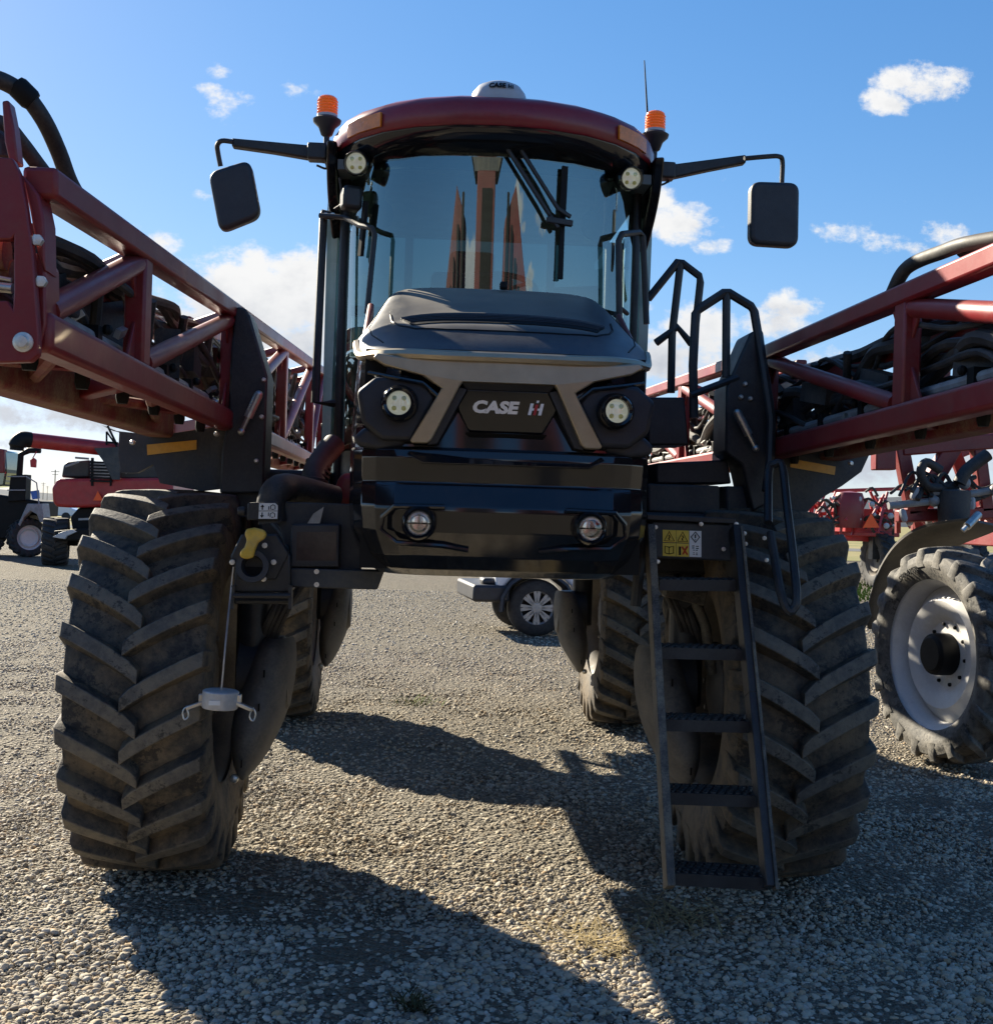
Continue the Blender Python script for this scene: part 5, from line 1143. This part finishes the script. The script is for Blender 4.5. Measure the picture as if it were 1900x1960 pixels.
# white off road car behind the big sprayer
pj = at(1027, 1208, 10.9); pj.z = 0
JP = thing('off_road_car', 'white off road car with alloy wheels and grey bumper parked behind the big sprayer', 'car', pj)
JP.rotation_euler = (0, 0, R_(6))
b = MB()     # local frame: front towards -X, near side towards -Y, front wheel at the origin
side = [(-.56, .58), (-.60, .80), (-.55, 1.10), (-.10, 1.16), (.62, 1.20), (1.02, 1.80), (3.05, 1.84), (3.20, 1.15), (3.20, .55), (2.95, .55), (2.90, .80), (2.70, .95), (2.40, .95), (2.15, .80), (2.08, .45), (.58, .45), (.50, .72), (.28, .92), (-.28, .92)]
b.prism([(x, .05, z) for x, z in side], (0, 1.55, 0)); jb = b.build('body', 'jeepwhite', JP, bevel=.05, seg=3)
for y0 in (.04, 1.615):
    b = MB(); b.prism([(x, y0, z) for x, z in ((1.12, 1.22), (1.36, 1.70), (1.98, 1.72), (1.98, 1.22))], (0, -.006 if y0 < 1 else .006, 0)); b.prism([(x, y0, z) for x, z in ((2.06, 1.22), (2.06, 1.72), (2.98, 1.74), (3.06, 1.22))], (0, -.006 if y0 < 1 else .006, 0)); b.build('side_window', 'carglass', jb)
b = MB(); b.box((-.66, .85, .60), (.52, 1.66, .24)); b.box((-.62, .30, .76), (.3, .3, .10)); b.build('front_bumper', 'plastic', JP, bevel=.04)
for x in (0, 2.55):
    b = MB(); rows = []
    for k in range(9):
        a = R_(-8+24.5*k); rows.append([(x-.56*math.cos(a), -.06, .42+.52*math.sin(a)), (x-.52*math.cos(a), -.08, .42+.48*math.sin(a)), (x-.46*math.cos(a), .10, .42+.44*math.sin(a)), (x-.56*math.cos(a), .12, .42+.52*math.sin(a))])
    b.grid(rows); b.build('fender_flare', 'plastic', JP)
for x in (0, 2.55):
    for y in (.14, 1.50):
        b = MB(); b.lathe([(.24, -.11), (.36, -.115), (.405, -.07), (.405, .07), (.36, .115), (.24, .11)], (x, y, .41), (0, 1, 0), 40, arc=1); wj = b.build('wheel', 'tyredark', JP, ang=50)
        b = MB(); s = -1 if y < 1 else 1
        b.ring([(.235, .085), (.25, .10), (.25, .07), (.22, .06)], (x, y, .41), (0, s, 0), 36); b.lathe([(.07, .07), (.07, .10), (.0, .105)], (x, y, .41), (0, s, 0), 18)
        for k in range(8):
            a = 2*math.pi*k/8; ca_, sa_ = math.cos(a), math.sin(a)
            for da in (-.13, .13): b.bar((x+.05*ca_, y+s*.085, .41+.05*sa_), (x+.235*math.cos(a+da), y+s*.085, .41+  .235*math.sin(a+da)), .045, .03, (0, 1, 0))
        b.build('alloy_rim', 'alloy', wj)
        b = MB(); b.lathe([(0, .03), (.235, .03)], (x, y, .41), (0, s, 0), 24, arc=1); b.build('brake_disc', 'ink', wj)

# machine standing behind the viewer, seen mirrored in the windscreen
MR = thing('folded_planter', 'tall red folded planter standing behind the viewer, mirrored in the windscreen', 'planter', (-.3, -11, 0))
b = MB(); b.box((0, 0, 3.4), (1.4, .9, 6.0)); b.build('mast', 'darkred', MR, bevel=.04)
b = MB(); b.prism([(-1.3, -.4, 6.85), (-.9, -.4, 6.4), (.9, -.4, 6.4), (1.3, -.4, 6.85)], (0, .8, 0)); b.build('mast_head', 'panel', MR)
b = MB(); b.box((.1, .47, 3.3), (.8, .06, 5.6)); b.build('mast_panel', 'ink', MR)
for s in (-1, 1):
    b = MB(); b.prism([(s*1.3, 0, .7), (s*1.5, 0, 5.6), (s*2.3, 0, 6.2), (s*3.2, 0, 4.8), (s*4.2, 0, 2.8), (s*4.8, 0, .7)], (0, .6, 0)); b.build('wing', 'darkred', MR, bevel=.05)
    b = MB()
    for k in range(9): b.bar((s*(1.6+.33*k), .7, .8), (s*(1.7+.33*k), .7, 6.0-.5*k), .16, .14, (0, 1, 0))
    build_each(b, 'row_unit', 'ink', MR)
    b = tyre_mb(.7, .4, .4, 18, .04, .08, R_(14), .34); o = b.build('tyre', 'tyredark', MR); o.location = (s*2.2, 0, .69)
b = MB(); b.box((0, 0, .9), (8.0, .3, .3)); b.build('toolbar', 'darkred', MR)

# ------------------------------------------------------------------ far setting
def flat_mat(name, a, bcol, sc):
    m = bpy.data.materials.new(name); m.use_nodes = True; t = NT(m.node_tree); bs = t.n['Principled BSDF']; P = t.new('ShaderNodeTexCoord').outputs['Object']
    t.put(bs.inputs['Base Color'], t.mix(t.smooth(t.noise(P, sc, 6, .65), .35, .65), a, bcol)); bs.inputs['Roughness'].default_value = .95; bs.inputs['Specular IOR Level'].default_value = .1
    return m
MT['stubble'] = flat_mat('dry_grass_field', (.30, .25, .13), (.20, .20, .09), .15)
MT['asphalt'] = flat_mat('grey_road', (.13, .13, .13), (.17, .17, .165), .8)
MT['hill'] = flat_mat('hazy_far_hill', (.06, .08, .10), (.09, .10, .11), .01)
b = MB(); b.grid([[(x, y, .02) for x in (-500, -150, 0, 150, 500)] for y in (48, 120, 400, 900)]); o = b.build('field', 'stubble'); o['kind'] = 'structure'
b = MB(); b.grid([[(x, y, .03) for x in (-500, 0, 500)] for y in (66, 74)]); o = b.build('road', 'asphalt'); o['kind'] = 'structure'
b = MB(); rh = random.Random(2)
xs = [-1500+50*k for k in range(61)]; b.grid([[(x, 900+100*j, (0 if j == 0 else (14+9*math.sin(x*.004)+5*math.sin(x*.013+1)+3*rh.random())*(1 if j == 1 else .2))) for x in xs] for j in range(3)]); o = b.build('hills', 'hill'); o['kind'] = 'structure'
def pole(px, Y, lab):
    p = at(px, 960, Y); t_ = thing('utility_pole', lab, 'pole', (p.x, p.y, 0), group='utility poles on the horizon')
    b = MB(); b.tube([(0, 0, 0), (0, 0, 9.5)], [.17, .13], 8); b.build('shaft', 'wood', t_)
    b = MB(); b.box((0, 0, 9.0), (2.2, .12, .14)); b.box((0, 0, 8.2), (1.6, .12, .12)); b.build('crossarm', 'wood', t_)
pole(104, 330, 'tallest utility pole with two crossarms beyond the road, left of the combine')
pole(82, 620, 'small far utility pole between tractor and combine'); pole(90, 800, 'farthest and faintest utility pole on the left horizon')
# parked far car
p = at(92, 955, 90); t_ = thing('parked_car', 'tiny white car parked far off by the road, left of the combine', 'car', (p.x, p.y, 0))
b = MB(); b.prism([(-2.2, 0, .35), (-2.2, 0, .8), (-1.2, 0, .95), (-.6, 0, 1.42), (1.1, 0, 1.45), (1.9, 0, .95), (2.2, 0, .85), (2.2, 0, .35)], (0, 1.7, 0)); b.build('body', 'jeepwhite', t_, bevel=.1)
b = MB()
for x in (-1.4, 1.4): b.lathe([(.33, 0), (.33, .2)], (x, -.02, .33), (0, 1, 0), 16)
b.build('wheels', 'tyredark', t_)

# weeds and dry grass in the gravel
def tuft(name, c, n, h, r, m, lab, seed, lean=.5):
    rr = random.Random(seed); b = MB()
    for k in range(n):
        a = rr.uniform(0, 6.28); d = rr.uniform(0, r); p = Vector((c[0]+d*math.cos(a), c[1]+d*math.sin(a), hgt(c[0], c[1]))); a2 = rr.uniform(0, 6.28); hh = h*rr.uniform(.4, 1)
        q = p+Vector((math.cos(a2)*lean*hh, math.sin(a2)*lean*hh, hh*.6)); e = q+Vector((math.cos(a2)*lean*hh*1.2, math.sin(a2)*lean*hh*1.2, hh*.25)); wv = Vector((-math.sin(a2), math.cos(a2), 0))*.003
        b.add([p-wv, p+wv, q+wv, q-wv, e], [(0, 1, 2, 3), (3, 2, 4)])
    o = b.build(name, m, ang=180); o['label'] = lab; o['category'] = 'grass'; o['kind'] = 'stuff'; return o
MT['weed'] = mat('green_weed', (.12, .17, .03), .8, var=.3, spec=.1); MT['straw'] = mat('dry_straw', (.32, .25, .13), .8, var=.3, spec=.1); MT['moss'] = mat('dark_dry_weed', (.05, .045, .02), .9, var=.3, spec=.1)
def gz(px, py):
    d = ray(px, py); return CAM+d*(-CAM.z/d.z)
c = gz(790, 1345); tuft('weed', c, 70, .10, .30, 'weed', 'small pale green weed in the gravel behind the left front shadow', 1, .6)
c = gz(1155, 1800); tuft('dry_grass', c, 160, .07, .28, 'straw', 'flattened dry grass stems in the sunlit gravel left of the ladder shadow', 2, 1.6)
c = gz(1300, 1760); tuft('dry_grass', c, 120, .07, .25, 'straw', 'dry grass stems in the shade at the foot of the ladder', 3, 1.4)
c = gz(790, 1938); tuft('dead_weed', c, 90, .05, .07, 'moss', 'dark dead weed clump in the shaded gravel near the bottom edge', 4, .9)
for px, py, n, sd in ((1640, 1085, 900, 5), ):
    p = at(px, py, 24); b = MB(); rr = random.Random(sd)
    for k in range(2500):
        x = p.x+rr.uniform(-3, 4); y = 20+rr.uniform(0, 9); h = rr.uniform(.05, .16); b.add([(x-.02, y, 0), (x+.02, y, 0), (x+rr.uniform(-.05, .05), y, h)], [(0, 1, 2)])
    o = b.build('grass_patch', 'weed', ang=180); o['kind'] = 'stuff'; o['label'] = 'strip of short green grass in front of the distant red sprayer'; o['category'] = 'grass'
